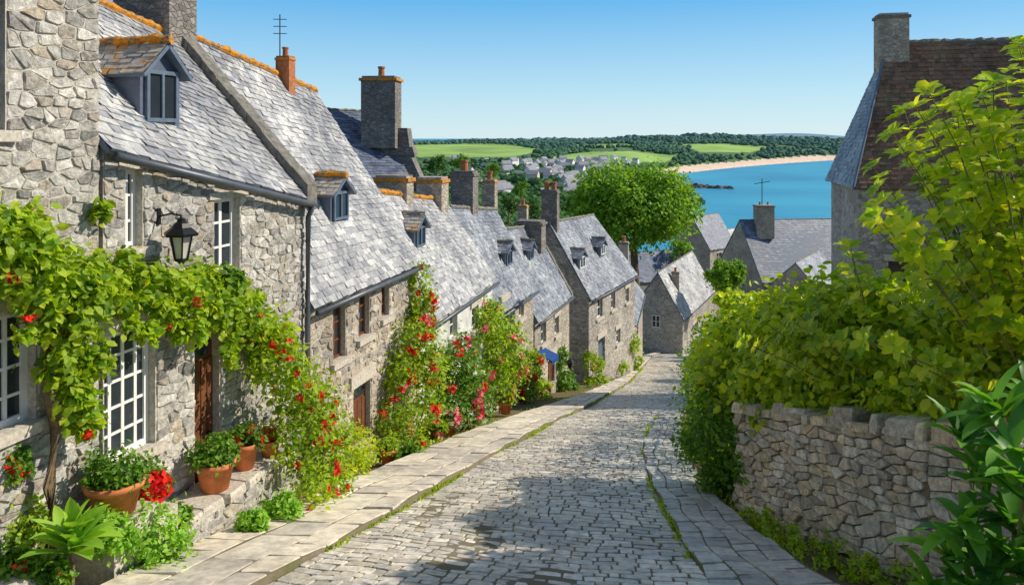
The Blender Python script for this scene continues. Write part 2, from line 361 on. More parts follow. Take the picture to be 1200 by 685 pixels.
def lumpy(mb,a,b,r,mi,step=.11):
    a=Vector(a);b=Vector(b);L=(b-a).length;n=max(2,int(L/step))
    pts=[a.lerp(b,i/n)+Vector((uni(-.01,.01),uni(-.01,.01),.02+uni(-.012,.016))) for i in range(n+1)]
    mb.tube(pts,[r*uni(.72,1.25)*(1 if i%3 else .85) for i in range(n+1)],7,mi)
# ------------------------------------------------------------ facade frame and house
class Fr:
    def __init__(s,P0,P1):
        s.P0=Vector(P0); s.P1=Vector(P1); s.L=(s.P1-s.P0).length; s.a=(s.P1-s.P0)/s.L; s.n=Vector((s.a.y,-s.a.x))
    def p(s,t,z,off=0): q=s.P0+s.a*t+s.n*off; return Vector((q.x,q.y,z))
    def spx(s,px,off=0):
        u=(px-CX)/FOC; q=s.P0+s.n*off; return (u*q.y-q.x)/(s.a.x-u*s.a.y)
    def op(s,px0,px1,py0,py1):
        a,b=s.spx(px0),s.spx(px1); Y=s.p((a+b)/2,0).y
        return (a,b,(HY-py1)/FOC*Y,(HY-py0)/FOC*Y)
    def box(s,mb,s0,s1,z0,z1,o0,o1,mi=0):
        mb.box8([s.p(s0,z0,o1),s.p(s1,z0,o1),s.p(s1,z0,o0),s.p(s0,z0,o0),s.p(s0,z1,o1),s.p(s1,z1,o1),s.p(s1,z1,o0),s.p(s0,z1,o0)],mi)
def window(root,fr,o,fm='white',nx=2,nz=3,rec=.1,sill=True,lintel=.2,bar=.022,fw=.045,name='window'):
    a,b,z0,z1=o; mb=MB()
    for (x0,x1,y0,y1) in ((a,a+fw,z0,z1),(b-fw,b,z0,z1),(a+fw,b-fw,z0,z0+fw),(a+fw,b-fw,z1-fw,z1)): fr.box(mb,x0,x1,y0,y1,-rec-.06,-rec)
    for k in range(1,nx): c=a+(b-a)*k/nx; hw=bar*(1.3 if nx==2 else 1); fr.box(mb,c-hw,c+hw,z0+fw,z1-fw,-rec-.045,-rec-.012)
    for k in range(1,nz): c=z0+(z1-z0)*k/nz; fr.box(mb,a+fw,b-fw,c-bar*.7,c+bar*.7,-rec-.043,-rec-.015)
    w=mb.build(name,m[fm],root)
    p=MB(); fr.box(p,a+fw*.5,b-fw*.5,z0+fw*.5,z1-fw*.5,-rec-.04,-rec-.03); p.build('pane',m['glass'],w)
    if sill: q=MB(); fr.box(q,a-.1,b+.1,z0-.11,z0-.002,-.08,.09); q.build('sill',m['granite'],w)
    if lintel: q=MB(); fr.box(q,a-.14,b+.14,z1+.002,z1+lintel,-.08,.045); q.build('lintel',m['granite'],w)
    return w
def door(root,fr,o,fm='brownwood',rec=.12):
    a,b,z0,z1=o; mb=MB(); fr.box(mb,a,b,z0,z1,-rec-.05,-rec)
    n=4
    for k in range(n): x0=a+(b-a)*k/n; fr.box(mb,x0+.01,x0+(b-a)/n-.01,z0+.03,z1-.35,-rec-.005,-rec+.02)
    d=mb.build('door',m[fm],root)
    p=MB(); fr.box(p,a+.08,b-.08,z1-.3,z1-.06,-rec-.01,-rec+.012); p.build('pane',m['glass'],d)
    h=MB(); c=fr.p(b-.12,z0+1.0,-rec+.05); h.lathe(c,[(.005,-.03),(.03,-.015),(.03,.015),(.005,.03)],8); h.build('handle',m['black'],d)
    q=MB(); fr.box(q,a-.16,b+.16,z1+.002,z1+.24,-.08,.05); q.build('lintel',m['granite'],d)
    return d
def chimney(root,px0,px1,py0,py1,Y,mat='rubA',cap='lichen',pots=1,ang=.27,potm='brick',cy=None,depth=.75):
    c=at((px0+px1)/2,py0,Y); w=(px1-px0)/FOC*Y*.5*.86; zt=c.z; zb=at(0,py1,Y).z-.4
    ca,sa=math.cos(-ang),math.sin(-ang); d=w*depth
    def bx(mb,hw,hd,z0,z1,mi=0):
        pts=[(c.x+x*ca-y*sa,c.y+x*sa+y*ca) for x,y in ((-hw,-hd),(hw,-hd),(hw,hd),(-hw,hd))]
        mb.box8([(x,y,z0) for x,y in pts]+[(x,y,z1) for x,y in pts],mi)
    mb=MB(); t=min(.12,w*.35)
    bx(mb,w*.9,d*.9,zb,zt-t*1.4); bx(mb,w,d,zt-t*1.4,zt-t*.6,1); bx(mb,w*.86,d*.86,zt-t*.6,zt)
    ch=mb.build('chimney',[m[mat],m[cap]],root)
    for k in range(pots):
        off=(k-(pots-1)/2)*w*.85; r=min(.13,w*.4)
        p=MB(); p.lathe((c.x+off*ca,c.y+off*sa,zt-.01),[(r*.9,0),(r*.8,r*2.2),(r,r*2.3),(r,r*2.8),(r*.7,r*2.8)],10); p.build('chimney_pot',m[potm],ch)
    return ch
def dormer(root,H,px,py,w,h,g=.35,roofm='slate',ridgem='ridge',fm='white',cheek='slateD'):
    fr=H['fr']; best=None; tz=(HY-py)/FOC
    for it in range(80):
        off=it/79*1.0
        dd=H['d0']*off; s=fr.spx(px,-dd)
        t=max(0,min(1,s/fr.L)); ez=H['e0']*(1-t)+H['e1']*t; rz=H['z0']*(1-t)+H['z1']*t; z=ez+(rz-ez)*off
        Y=fr.p(s,0,-dd).y; e=abs(z-tz*Y)
        if best is None or e<best[0]: best=(e,s,dd,z,(rz-ez)/H['d0'])
    e,s,dd,z,k=best; z-=.03; a=s-w/2; b=s+w/2
    D=h/k; D2=(h+g)/k; ov=.14
    mb=MB()
    A=fr.p(a,z,-dd);Bp=fr.p(b,z,-dd);C=fr.p(b,z+h,-dd);E=fr.p(a,z+h,-dd);T=fr.p(s,z+h+g,-dd)
    mb.add([A,Bp,C,T,E],[(0,1,2,3,4)],0)
    mb.add([A,E,fr.p(a,z+h,-dd-D)],[(0,1,2)],0); mb.add([Bp,C,fr.p(b,z+h,-dd-D)],[(0,2,1)],0)
    d=mb.build('dormer',m[cheek],root)
    r=MB()
    for sg in (-1,1):
        x=s+sg*(w/2+ov*.7); zz=z+h-ov*.7*g/(w/2)
        E0=fr.p(x,zz,-dd+ov);E1=fr.p(x,zz,-dd-D+.02);R1=fr.p(s,z+h+g,-dd-D2);R0=fr.p(s,z+h+g,-dd+ov)
        slab(r,E0,E1,R1,R0,.05,1); slates(r,E0,E1,R1,R0,.16,.11,0,.018)
    pa=fr.p(s,z+h+g+.02,-dd+ov+.02); pb=fr.p(s,z+h+g+.02,-dd-D2)
    lumpy(r,pa,pb,.07 if ridgem=='lichen' else .045,2)
    r.build('dormer_roof',[m[roofm],m['bluewood'],m[ridgem]],d)
    fr2=Fr((fr.P0-fr.n*dd),(fr.P1-fr.n*dd))
    q=MB(); fw=.05; a2,b2,z0,z1=a+.07,b-.07,z+.1,z+h-.02
    for (x0,x1,y0,y1) in ((a2,a2+fw,z0,z1),(b2-fw,b2,z0,z1),(a2+fw,b2-fw,z0,z0+fw),(a2+fw,b2-fw,z1-fw,z1),((a2+b2)/2-.02,(a2+b2)/2+.02,z0+fw,z1-fw)): fr2.box(q,x0,x1,y0,y1,.004,.05)
    q.build('frame',m[fm],d); q=MB(); fr2.box(q,a2+.02,b2-.02,z0+.02,z1-.02,.003,.02); q.build('pane',m['glass'],d)
    return d
def house(label,P0,P1,e0,e1,d0,d1,z0,z1,wall='rubA',roofm='slate',ops=(),back=2.6,stones=None,ridgem='ridge',name='stone_house',group=None,sl=(.2,.13),gutter=True,zb=None,eov=.14):
    fr=Fr(P0,P1); L=fr.L; base=Vector((P0[0],P0[1],gz(P0[1])))
    root=empty(name,base,label,'house',group)
    H=dict(fr=fr,e0=e0,e1=e1,d0=d0,d1=d1,z0=z0,z1=z1,root=root)
    zb=zb if zb is not None else gz(max(P0[1],P1[1]))-.5
    ops=[fr.op(*o[:4])+tuple(o[4:]) for o in ops]; mb=MB(); fi=1 if stones else 0
    ev=lambda s:e0+(e1-e0)*s/L
    ss=sorted({0,L}|{o[0] for o in ops}|{o[1] for o in ops}); zs=sorted({zb}|{o[2] for o in ops}|{o[3] for o in ops})
    for i in range(len(ss)-1):
        for j in range(len(zs)):
            a,b=ss[i],ss[i+1]; lo=zs[j]; top=j==len(zs)-1
            if not top and any(o[0]<(a+b)/2<o[1] and o[2]<(lo+zs[j+1])/2<o[3] for o in ops): continue
            hi=1e3 if top else zs[j+1]; l0,l1,h0,h1=min(lo,ev(a)),min(lo,ev(b)),min(hi,ev(a)),min(hi,ev(b))
            if h0-l0<1e-4 and h1-l1<1e-4: continue
            mb.quad(fr.p(a,l0),fr.p(b,l1),fr.p(b,h1),fr.p(a,h0),fi)
    for o in ops:
        a,b,c,d=o[:4]; r=-.2
        mb.quad(fr.p(a,c),fr.p(a,c,r),fr.p(a,d,r),fr.p(a,d),fi); mb.quad(fr.p(b,c),fr.p(b,d),fr.p(b,d,r),fr.p(b,c,r),fi)
        mb.quad(fr.p(a,c),fr.p(b,c),fr.p(b,c,r),fr.p(a,c,r),fi); mb.quad(fr.p(a,d),fr.p(a,d,r),fr.p(b,d,r),fr.p(b,d),fi)
    k0=(z0-e0)/d0; k1=(z1-e1)/d1
    bz0=z0-k0*back*.85; bz1=z1-k1*back*.85
    for s,e,d,z,bz in ((0,e0,d0,z0,bz0),(L,e1,d1,z1,bz1)):
        pts=[fr.p(s,zb),fr.p(s,e),fr.p(s,z,-d),fr.p(s,bz,-d-back),fr.p(s,zb,-d-back)]
        mb.add(pts,[(0,1,2,3,4) if s==0 else (4,3,2,1,0)])
    mb.quad(fr.p(0,zb,-d0-back),fr.p(0,bz0,-d0-back),fr.p(L,bz1,-d1-back),fr.p(L,zb,-d1-back))
    mats=[m[wall]]
    if stones:
        mats=[m[wall],m['mortar'],m[stones]]; s2=MB()
        vstones(s2,lambda x,y,h:fr.p(x,y,h),0,L,zb+.3,lambda s:ev(s)-.03,[(o[0]-.01,o[1]+.01,o[2]-.1,o[3]+.2) for o in ops])
        mb.add(s2.v,s2.f,2)
    mb.build('wall',mats,root)
    r=MB(); ov=eov; so=.05
    E0=fr.p(-so,e0-ov*k0+.05,ov);E1=fr.p(L+so,e1-ov*k1+.05,ov);R0=fr.p(-so,z0+.05,-d0);R1=fr.p(L+so,z1+.05,-d1)
    slab(r,E0,E1,R1,R0,.06,1); slates(r,E0,E1,R1,R0,sl[0],sl[1],0)
    B0=fr.p(-so,bz0+.05-.1*k0,-d0-back-.12);B1=fr.p(L+so,bz1+.05-.1*k1,-d1-back-.12)
    slab(r,B0,B1,R1,R0,.06,1); slates(r,B0,B1,R1,R0,sl[0]*1.3,sl[1]*1.3,0)
    lumpy(r,R0,R1,.075 if ridgem=='lichen' else .06,2)
    r.build('roof',[m[roofm],m['bluewood'],m[ridgem]],root,False)
    if gutter:
        g=MB(); g.tube([fr.p(0,e0-ov*k0-.02,ov+.05),fr.p(L,e1-ov*k1-.02,ov+.05)],.05,8); g.build('gutter',m['zinc'],root,True)
    H['ops']=ops; return H
def coping(H,end,mat='coping',w=.22,up=.2):
    fr=H['fr']; s=0 if end==0 else fr.L; e=H['e%d'%end];d=H['d%d'%end];z=H['z%d'%end]; mb=MB(); k=(z-e)/d
    n=9; a0=fr.p(s,e-.12*k,.14); a1=fr.p(s,z,-d); ax=Vector((fr.a.x,fr.a.y,0))*w/2
    for i in range(n):
        p=a0.lerp(a1,i/n);q=a0.lerp(a1,(i+.985)/n); u=Vector((0,0,up+uni(-.02,.03))); dn=Vector((0,0,-.12)); jx=ax*uni(.92,1.08)
        mb.box8([p-jx+dn,p+jx+dn,q+jx+dn,q-jx+dn,p-jx+u,p+jx+u,q+jx+u,q-jx+u])
    mb.build('gable_coping',m[mat],H['root'])
# ============================================================ STREET
tL=([5,7.62,8.93,11,14,19.2,24.1,32.5,45,60,75,90],[-3.2,-2.455,-1.98,-1.47,-.62,.85,2.5,4.9,7.7,11.0,16.2,24])
tO=([5,7.62,9.1,10.93,12.86,17.1,20.5,24.1,26.9,37.7,49.8,60,75,90],[-4.4,-3.9,-3.54,-3.04,-2.43,-1.25,-.1,1.3,2.4,5.75,8.2,10.4,15.6,23.4])
tR=([5,7.62,9.1,12.86,16.5,20.9,28.5,45,60,75,90],[1.9,1.95,2.02,2.29,2.8,3.95,6.4,11.4,15.4,21.5,30])
tQ=([5,7.62,9.67,11.9,15.4,20.9,28.5,45,60,75,90],[3.9,3.13,3.0,3.05,3.45,4.6,7.0,12.0,16.1,22.5,31])
def sm(t):
    xs=np.linspace(4,92,500); ys=np.interp(xs,t[0],t[1]); k=np.ones(13)/13; yp=np.pad(ys,6,mode='edge'); yp[:6]=ys[0]-(ys[6]-ys[0])*np.linspace(1,.16,6); ys2=np.convolve(yp,k,'valid')
    return lambda y: float(np.interp(y,xs,ys2))
fL,fO,fR,fQ=sm(tL),sm(tO),sm(tR),sm(tQ)
def und(x,y): return .022*math.sin(x*1.7+y*.6)+.018*math.sin(y*1.3-x*.8)
def strip(name,fa,fb,dz,mat,y0=4.6,y1=88,side=None,step=.6):
    mb=MB(); n=int((y1-y0)/step)
    for i in range(n):
        ya=y0+i*step; yb=ya+step
        for k in range(4):
            p=[]
            for (y,t) in ((ya,k/4),(ya,(k+1)/4),(yb,(k+1)/4),(yb,k/4)):
                x=fa(y)*(1-t)+fb(y)*t; p.append((x,y,gz(y)+dz+(und(x,y) if dz<.025 else 0)))
            mb.quad(*p)
        if side:
            mb.quad((side(ya),ya,gz(ya)-.1),(side(yb),yb,gz(yb)-.1),(side(yb),yb,gz(yb)+dz),(side(ya),ya,gz(ya)+dz))
    return mb
mb=strip('road',fL,fR,-.002,None)
c=MB(); y=4.7
while y<80:
    h=uni(.1,.18) if y<36 else uni(.18,.25); w=fR(y)-fL(y); dl=.15*w
    xs=[0]
    while xs[-1]<w: xs.append(xs[-1]+(uni(.12,.38) if y<36 else uni(.22,.46)))
    xs=[v*w/xs[-1] for v in xs]
    def mp(u,v,hh,y=y,w=w):
        t=u/w; yy=y+v+dl*(1-2*t)+.09*math.sin(t*6+y*.7)+.022*math.sin(u*9+y*1.1); xx=fL(yy)*(1-t)+fR(yy)*t
        return (xx,yy,gz(yy)+hh+und(xx,yy))
    for i in range(len(xs)-1):
        a,b=xs[i]+.003,xs[i+1]-.003; j=.014; g=.001
        pebble(c,[(a+uni(-.004,j),g+uni(-.006,j)),(b-uni(-.004,j),g+uni(-.006,j)),(b-uni(-.004,j),h-g-uni(-.006,j)),(a+uni(-.004,j),h-g-uni(-.006,j))],mp,uni(.003,.013),.1,.91,tl=.5,low=-.01,jit=.06)
    y+=h
nb=len(mb.f); mb.add(c.v,c.f,1); ro=mb.build('road',[m['bed'],m['cobble']],None)
tag(ro,kind='structure')
def paving(name,fa,fb,dz,mat,cols,ln,side):
    mb=strip(name,fa,fb,dz,None,side=side); c=MB(); L_=name=='left_pavement'
    nc=3 if L_ else 4
    for col in range(nc):
        y=4.7-uni(0,.4)
        while y<78:
            h=uni(*ln)
            def mp(u,v,hh,y=y,col=col): 
                yy=y+v-(.14*u if L_ else 0)+.03*math.sin(u*9+y*3); xx=fa(yy)*(1-u)+fb(yy)*u+.03*math.sin(yy*4+u*4); return (xx,yy,gz(yy)+dz+hh)
            w=abs(fb(y)-fa(y))
            if w<.75 and L_:
                if col==1: y+=h; continue
                ca=(0,None,.55)[col]; cb=(.55,None,1)[col]
            elif L_: ca=(0,.36,.74)[col]; cb=(.36,.74,1)[col]
            else: ca=col/4; cb=(col+1)/4
            g=.004/max(w,.2); e=.01
            pebble(c,[(ca+g+uni(0,e),.004+uni(0,.01)),(cb-g-uni(0,e),.004+uni(0,.01)),(cb-g-uni(0,e),h-.004-uni(0,.01)),(ca+g+uni(0,e),h-.004-uni(0,.01))],mp,uni(.003,.02),.04,.97,jit=.025,tl=.6,low=-.01)
            y+=h
    nb=len(mb.f); mb.add(c.v,c.f,1); o=mb.build(name,[m['bed'],m[mat]],None); tag(o,kind='structure')
paving('left_pavement',fO,fL,.09,'slab',None,(.3,.95),fL)
paving('right_pavement',fR,fQ,.03,'sett',None,(.2,.45),fR)
# ground
mb=MB(); xs=np.concatenate([np.linspace(-220,-20,14),np.linspace(-16,24,30),np.linspace(32,260,16)]); ys=np.concatenate([np.linspace(-25,3,6),np.linspace(5,90,60),np.linspace(95,240,15)])
for Yv in ys:
    for Xv in xs: mb.v.append((Xv,Yv,gz(Yv)-.07))
nx=len(xs)
for j in range(len(ys)-1):
    for i in range(nx-1): mb.f.append((j*nx+i,j*nx+i+1,(j+1)*nx+i+1,(j+1)*nx+i)); mb.m.append(0)
tag(mb.build('ground',m['ground']),kind='structure')
# sea
mb=MB(); mb.quad((-6000,150,-45),(14000,150,-45),(14000,16000,-45),(-6000,16000,-45)); tag(mb.build('sea',m['sea']),kind='structure')
# ============================================================ HILLS
US=[-1.5,.125,.165,.19,.41,.6,1.5]; YS=[168,168,600,850,1440,1700,2000]
def ysh(u): return float(np.interp(u,US,YS))
def hz(u,Y):
    s=ysh(u); top=2100
    t=(Y-s)/(top-s); 
    if t<=0: return -45+max(-6,(Y-s)*.05)
    zt=float(np.interp(u,[-1.5,-.1,.1,.2,.3,.42,1.5],[-16,-15,-12,0,-4,-8,-4]))
    z=-45+(zt+45)*min(1,t)**.72
    z+=1.6*math.sin(u*23+Y*.004)*min(1,t*3)+1.2*math.sin(u*61+Y*.011)*min(1,t*3)
    if t>1: z-=(Y-top)*.01
    return z
fields=[[(470,170),(560,168.5),(600,170),(640,176),(600,184),(490,184)],[(642,184),(690,178),(740,177),(800,183),(780,190),(690,190)],[(800,169),(840,168.5),(905,172.5),(880,178.5),(820,178)],[(665,169.5),(730,168.5),(760,171),(700,173.5)]]
def inside(p,poly):
    x,y=p; r=False; j=len(poly)-1
    for i in range(len(poly)):
        xi,yi=poly[i]; xj,yj=poly[j]
        if (yi>y)!=(yj>y) and x<(xj-xi)*(y-yi)/(yj-yi)+xi: r=not r
        j=i
    return r
uu=np.concatenate([np.linspace(-1.5,-.2,14),np.linspace(-.18,.46,190),np.linspace(.5,1.5,10)]); YY=np.geomspace(160,2500,140)
A=MB();Bm=MB();Cm=MB(); V=[[(u*Y,Y,hz(u,Y)) for u in uu] for Y in YY]
for j in range(len(YY)-1):
    for i in range(len(uu)-1):
        q=[V[j][i],V[j][i+1],V[j+1][i+1],V[j+1][i]]; u=(uu[i]+uu[i+1])/2; Y=(YY[j]+YY[j+1])/2; z=hz(u,Y)
        px=CX+u*FOC; py=HY-z/Y*FOC
        if u>.183 and Y-ysh(u)<75: Bm.quad(*q)
        elif any(inside((px,py),f) for f in fields): Cm.quad(*q)
        else: A.quad(*q)
tag(A.build('hills',m['hill'],None,True),kind='structure'); tag(Bm.build('beach',m['sand']),kind='structure'); tag(Cm.build('farm_fields',m['field'],None,True),kind='structure')
mb=MB(); n=60
for i in range(n+1):
    u=.1+.7*i/n; z=22*math.exp(-((u-.38)/.06)**2)+16*math.exp(-((u-.28)/.06)**2)+3*math.sin(u*40)-4
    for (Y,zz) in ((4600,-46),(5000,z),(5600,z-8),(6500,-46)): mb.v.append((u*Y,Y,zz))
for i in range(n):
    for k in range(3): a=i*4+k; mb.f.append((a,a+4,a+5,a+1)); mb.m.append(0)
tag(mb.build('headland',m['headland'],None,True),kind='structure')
def clump(mb,c,r,sz=.8):
    t=(1+5**.5)/2; vs=[Vector(v).normalized() for v in [(-1,t,0),(1,t,0),(-1,-t,0),(1,-t,0),(0,-1,t),(0,1,t),(0,-1,-t),(0,1,-t),(t,0,-1),(t,0,1),(-t,0,-1),(-t,0,1)]]
    fs=[(0,11,5),(0,5,1),(0,1,7),(0,7,10),(0,10,11),(1,5,9),(5,11,4),(11,10,2),(10,7,6),(7,1,8),(3,9,4),(3,4,2),(3,2,6),(3,6,8),(3,8,9),(4,9,5),(2,4,11),(6,2,10),(8,6,7),(9,8,1)]
    mb.add([(c[0]+v.x*r*uni(.7,1.25),c[1]+v.y*r*uni(.7,1.25),c[2]+v.z*r*sz*uni(.7,1.25)) for v in vs],fs)
mb=MB(); cnt=0; tries=0
while cnt<6500 and tries<70000:
    tries+=1
    u=uni(-.16,.45); Y=math.exp(uni(math.log(240),math.log(2250)))
    if Y<ysh(u)+(85 if u>.183 else 25): continue
    z=hz(u,Y); px=CX+u*FOC; py=HY-z/Y*FOC; r_=uni(2.6,4.6)*(1+Y/4000)
    tp=(z+r_*1.3)/Y*FOC
    if any(inside((px,py),f) or inside((px,HY-tp),f) for f in fields): continue
    if 590<px<745 and 184<py<225 and RND.random()<.78: continue
    if math.sin(u*37+Y*.01)+math.sin(Y*.021-u*11)<-.8 and RND.random()<.7: continue
    clump(mb,(u*Y,Y,z+2),r_); cnt+=1
for i in range(420):
    u=uni(-.14,.42); Y=uni(2000,2120); 
    if math.sin(u*55)+math.sin(u*21+1)<-.9: continue
    clump(mb,(u*Y,Y,hz(u,Y)+3),uni(6,13)*(.6 if u<0 else 1),.7)
tag(mb.build('woodland',m['wood_hazed']),'dark green woodland covering the hillside beyond the village','woodland',kind='stuff')
for i in range(96):
    mb=MB(); t=i/96; px=766+t*92; Y=700-30*t+uni(-18,18)*(1-t*.6); c=((px-CX)/FOC*Y,Y,-45); clump(mb,(0,0,0),uni(2.4,5.8)*(1.3-t*.6),.6)
    o=mb.build('shore_rock',m['rock']); o.location=c; tag(o,'low dark rock of the spit running out into the turquoise bay','rock','dark rocks in the bay below the beach')
def mini():
    w=MB(); w.box(-5,5,-3.5,3.5,-4,5.5); w.add([(-5,-3.5,5.5),(-5,3.5,5.5),(-5,0,8.6)],[(0,2,1)]); w.add([(5,-3.5,5.5),(5,3.5,5.5),(5,0,8.6)],[(0,1,2)])
    r=MB(); 
    for s in (-1,1): r.box8([(-5.3,s*3.9,5.2),(5.3,s*3.9,5.2),(5.3,0,8.7),(-5.3,0,8.7),(-5.3,s*3.9,5.5),(5.3,s*3.9,5.5),(5.3,0,9.0),(-5.3,0,9.0)])
    return w,r
made={}; spots=[]
for i in range(150):
    px=RND.gauss(672,36) if i<138 else uni(500,600); px=max(590,min(745,px)) if i<138 else px; Y=uni(450,900); u=(px-CX)/FOC
    if Y<ysh(u)+20: Y=ysh(u)+uni(20,120)
    spots.append((u*Y,Y,hz(u,Y),uni(.2,1.2) if RND.random()<.7 else uni(-.6,0),RND.random()<.75,uni(.5,1.0)))
for i,(x,yy,z,rz,wh,sc) in enumerate(spots):
    k=0 if wh else 1
    o=empty('village_house',(x,yy,z),'tiny white house in the distant village above the bay' if wh else 'tiny grey stone house in the distant village above the bay','house','white houses of the distant village' if wh else 'grey houses of the distant village')
    if k not in made:
        w,r=mini(); mw=('housew','houseg')[k]; ms=[]
        for nm,b,mt in (('wall',w,mw),('roof',r,'roofd')):
            me=b.build(nm,m[mt]); ms.append(me); me.parent=o
        made[k]=ms
    else:
        for c0 in made[k]: c1=c0.copy(); COL.objects.link(c1); c1.parent=o
    o.rotation_euler.z=rz; o.scale=(sc,sc,sc)
# ============================================================ LEFT ROW
def F1(Y): return (-6.775+.272*Y,Y)
TB=house('tall grey rubble stone house at the extreme left edge, wall rising out of the frame',F1(4.6),F1(8.36),2.6,2.4,2.4,2.4,5,4.8,stones='stoneA',
  ops=[(-70,42,372,512),(-80,6,-20,152)],back=2.5)
fr=TB['fr']; window(TB['root'],fr,TB['ops'][0][:4],'white',4,4,fw=.07); window(TB['root'],fr,TB['ops'][1][:4],'bluewood',3,4)
H1=house('grey rubble stone house with black wall lantern, white windows and lichen topped dormer',F1(8.42),F1(12.5),-.05,-.94,2.4,2.4,2.4,1.6,stones='stoneA',
  ops=[(122,182,384,534),(228,257,392,600),(147,167,198,290),(251,281,232,318)],back=2.4,ridgem='lichen',sl=(.19,.12))
fr=H1['fr']; r=H1['root']
window(r,fr,H1['ops'][0][:4],'white',4,5,fw=.07); door(r,fr,H1['ops'][1][:4]); window(r,fr,H1['ops'][2][:4],'white',2,3,fw=.06,lintel=.09); window(r,fr,H1['ops'][3][:4],'white',2,3,fw=.06,lintel=.09)
dormer(r,H1,188,150,.72,.78,.34,'slateL','lichen','bluewood')
coping(H1,1,'coping',.3,.28)
chimney(r,132,232,-30,40,13.1,'rubD','coping',0,depth=.6)
mb=MB(); s=fr.L-.06; mb.tube([fr.p(s,-1.1,.2),fr.p(s,-1.3,.1),fr.p(s,-3.2,.09),fr.p(s,-5.6,.09)],.045,8); mb.build('downpipe',m['zinc'],r,True)
H2=house('stone house with large lichen ridged slate roof and three brown upstairs windows',F1(12.58),F1(17.15),-2.6,-2.66,2.3,2.55,1.7,.99,stones='stoneB',
  ops=[(390,405,358,421),(420,433,343,394),(447,456,330,371),(414,434,448,520)],back=2.6,ridgem='lichen',sl=(.19,.125))
fr=H2['fr']; r=H2['root']
for o in H2['ops'][:3]: window(r,fr,o[:4],'brownwood',2,3,lintel=.14)
door(r,fr,H2['ops'][3][:4]); dormer(r,H2,398,262,.72,.66,.26,'slateL','lichen','bluewood')
chimney(r,323,346,66,90,16.25,'brick','lichen',1,potm='brick')
mb=MB(); p=at(328,70,16.2); mb.tube([p,p+Vector((0,0,.95))],.012,5)
for k,zz in enumerate((.55,.7,.85)): mb.tube([p+Vector((-.14,0,zz)),p+Vector((.14,.02,zz))],.008,4)
mb.build('aerial',m['black'],r)
H3=house('pale rendered cottage with slate roof, squeezed between warm stone houses',P(490.5,17.25),P(577,22.85),-4.12,-4.12,1.55,1.5,-1.25,-2.0,wall='render',roofm='slate',
  ops=[(527,536,368,396),(553,561,358,384),(540,549,415,478)],back=2.6,ridgem='lichen')
fr=H3['fr']; r=H3['root']; window(r,fr,H3['ops'][0][:4],'white',2,2); window(r,fr,H3['ops'][1][:4],'white',2,2); door(r,fr,H3['ops'][2][:4],'bluewood')
dormer(r,H3,492,292,.7,.62,.28,'slateL','ridge','bluewood'); coping(H3,0,'coping',.2,.12)
chimney(r,487,527,207,262,22.6,'rubB','lichen',0); chimney(r,436,488,205,235,20.4,'rubB','lichen',0,depth=.5)
H4=house('narrow slate roofed cottage with tall grey chimney, next down from the pale cottage',P(578.5,22.95),P(625,26.85),-5.14,-5.14,1.4,1.4,-2.2,-2.65,wall='rubB',roofm='slateB',
  ops=[(588,595,352,380),(608,614,348,372),(596,604,415,460)],back=2.6)
fr=H4['fr']; r=H4['root']; window(r,fr,H4['ops'][0][:4],'white',2,2); window(r,fr,H4['ops'][1][:4],'white',2,2); door(r,fr,H4['ops'][2][:4])
dormer(r,H4,596,312,.7,.6,.25,'slateB','ridge','bluewood')
chimney(r,527,562,200,262,25.2,'rubD','coping',1); chimney(r,564,584,210,245,27.5,'rubB','lichen',1)
H5=house('small stone cottage with blue awning and dark slate verge beside the large dormered house',P(626.5,26.95),P(667,31.4),-6.3,-6.3,1.5,1.5,-3.4,-3.75,wall='rubB',roofm='slateB',
  ops=[(634,640,378,402),(650,655,370,392),(642,650,418,450)],back=2.4)
fr=H5['fr']; r=H5['root']; window(r,fr,H5['ops'][0][:4],'white',2,2); window(r,fr,H5['ops'][1][:4],'white',2,2); door(r,fr,H5['ops'][2][:4],'brownwood')
dormer(r,H5,622,306,.65,.55,.25,'slateB','ridge','bluewood'); coping(H5,1,'coping',.2,.12)
chimney(r,602,642,258,282,31,'rubD','coping',0); chimney(r,606,620,240,268,33,'rubB','lichen',1)
mb=MB(); f5=fr; s=f5.spx(632); zt=(HY-410)/FOC*f5.p(s,0).y; hw=.42
mb.box8([f5.p(s-hw,zt-.26,.6),f5.p(s+hw,zt-.26,.6),f5.p(s+hw,zt-.02,.02),f5.p(s-hw,zt-.02,.02),f5.p(s-hw,zt-.23,.62),f5.p(s+hw,zt-.23,.62),f5.p(s+hw,zt+.02,.02),f5.p(s-hw,zt+.02,.02)])
mb.box8([f5.p(s-hw,zt-.38,.6),f5.p(s+hw,zt-.38,.6),f5.p(s+hw,zt-.38,.58),f5.p(s-hw,zt-.38,.58),f5.p(s-hw,zt-.265,.6),f5.p(s+hw,zt-.265,.6),f5.p(s+hw,zt-.265,.58),f5.p(s-hw,zt-.265,.58)])
mb.build('awning',m['blue'],r)
H6=house('larger grey stone house with broad slate roof and two small dormers, halfway down the street',P(690,34),P(744,40.2),-7.06,-7.1,1.9,2.3,-3.95,-4.25,wall='rubA',roofm='slateB',
  ops=[(699,706,350,372),(716,721,342,362),(733,737,337,354),(701,709,395,430),(722,727,385,402)],back=2.4)
fr=H6['fr']; r=H6['root']
for o in (H6['ops'][0],H6['ops'][1],H6['ops'][2],H6['ops'][4]): window(r,fr,o[:4],'white',2,2)
door(r,fr,H6['ops'][3][:4],'bluewood')
dormer(r,H6,682,316,.8,.65,.3,'slateB','ridge','white'); dormer(r,H6,706,300,.7,.6,.3,'slateB','ridge','white')
chimney(r,633,657,222,262,35.2,'rubD','coping',2)
H6b=house('lower stone cottage beyond the broad roofed house, nearest the bend',P(742.5,41),P(753,51),-10.0,-10.3,2,2,-7.6,-7.8,wall='rubB',roofm='slateB',ops=[(745,748,382,398)],back=2.4)
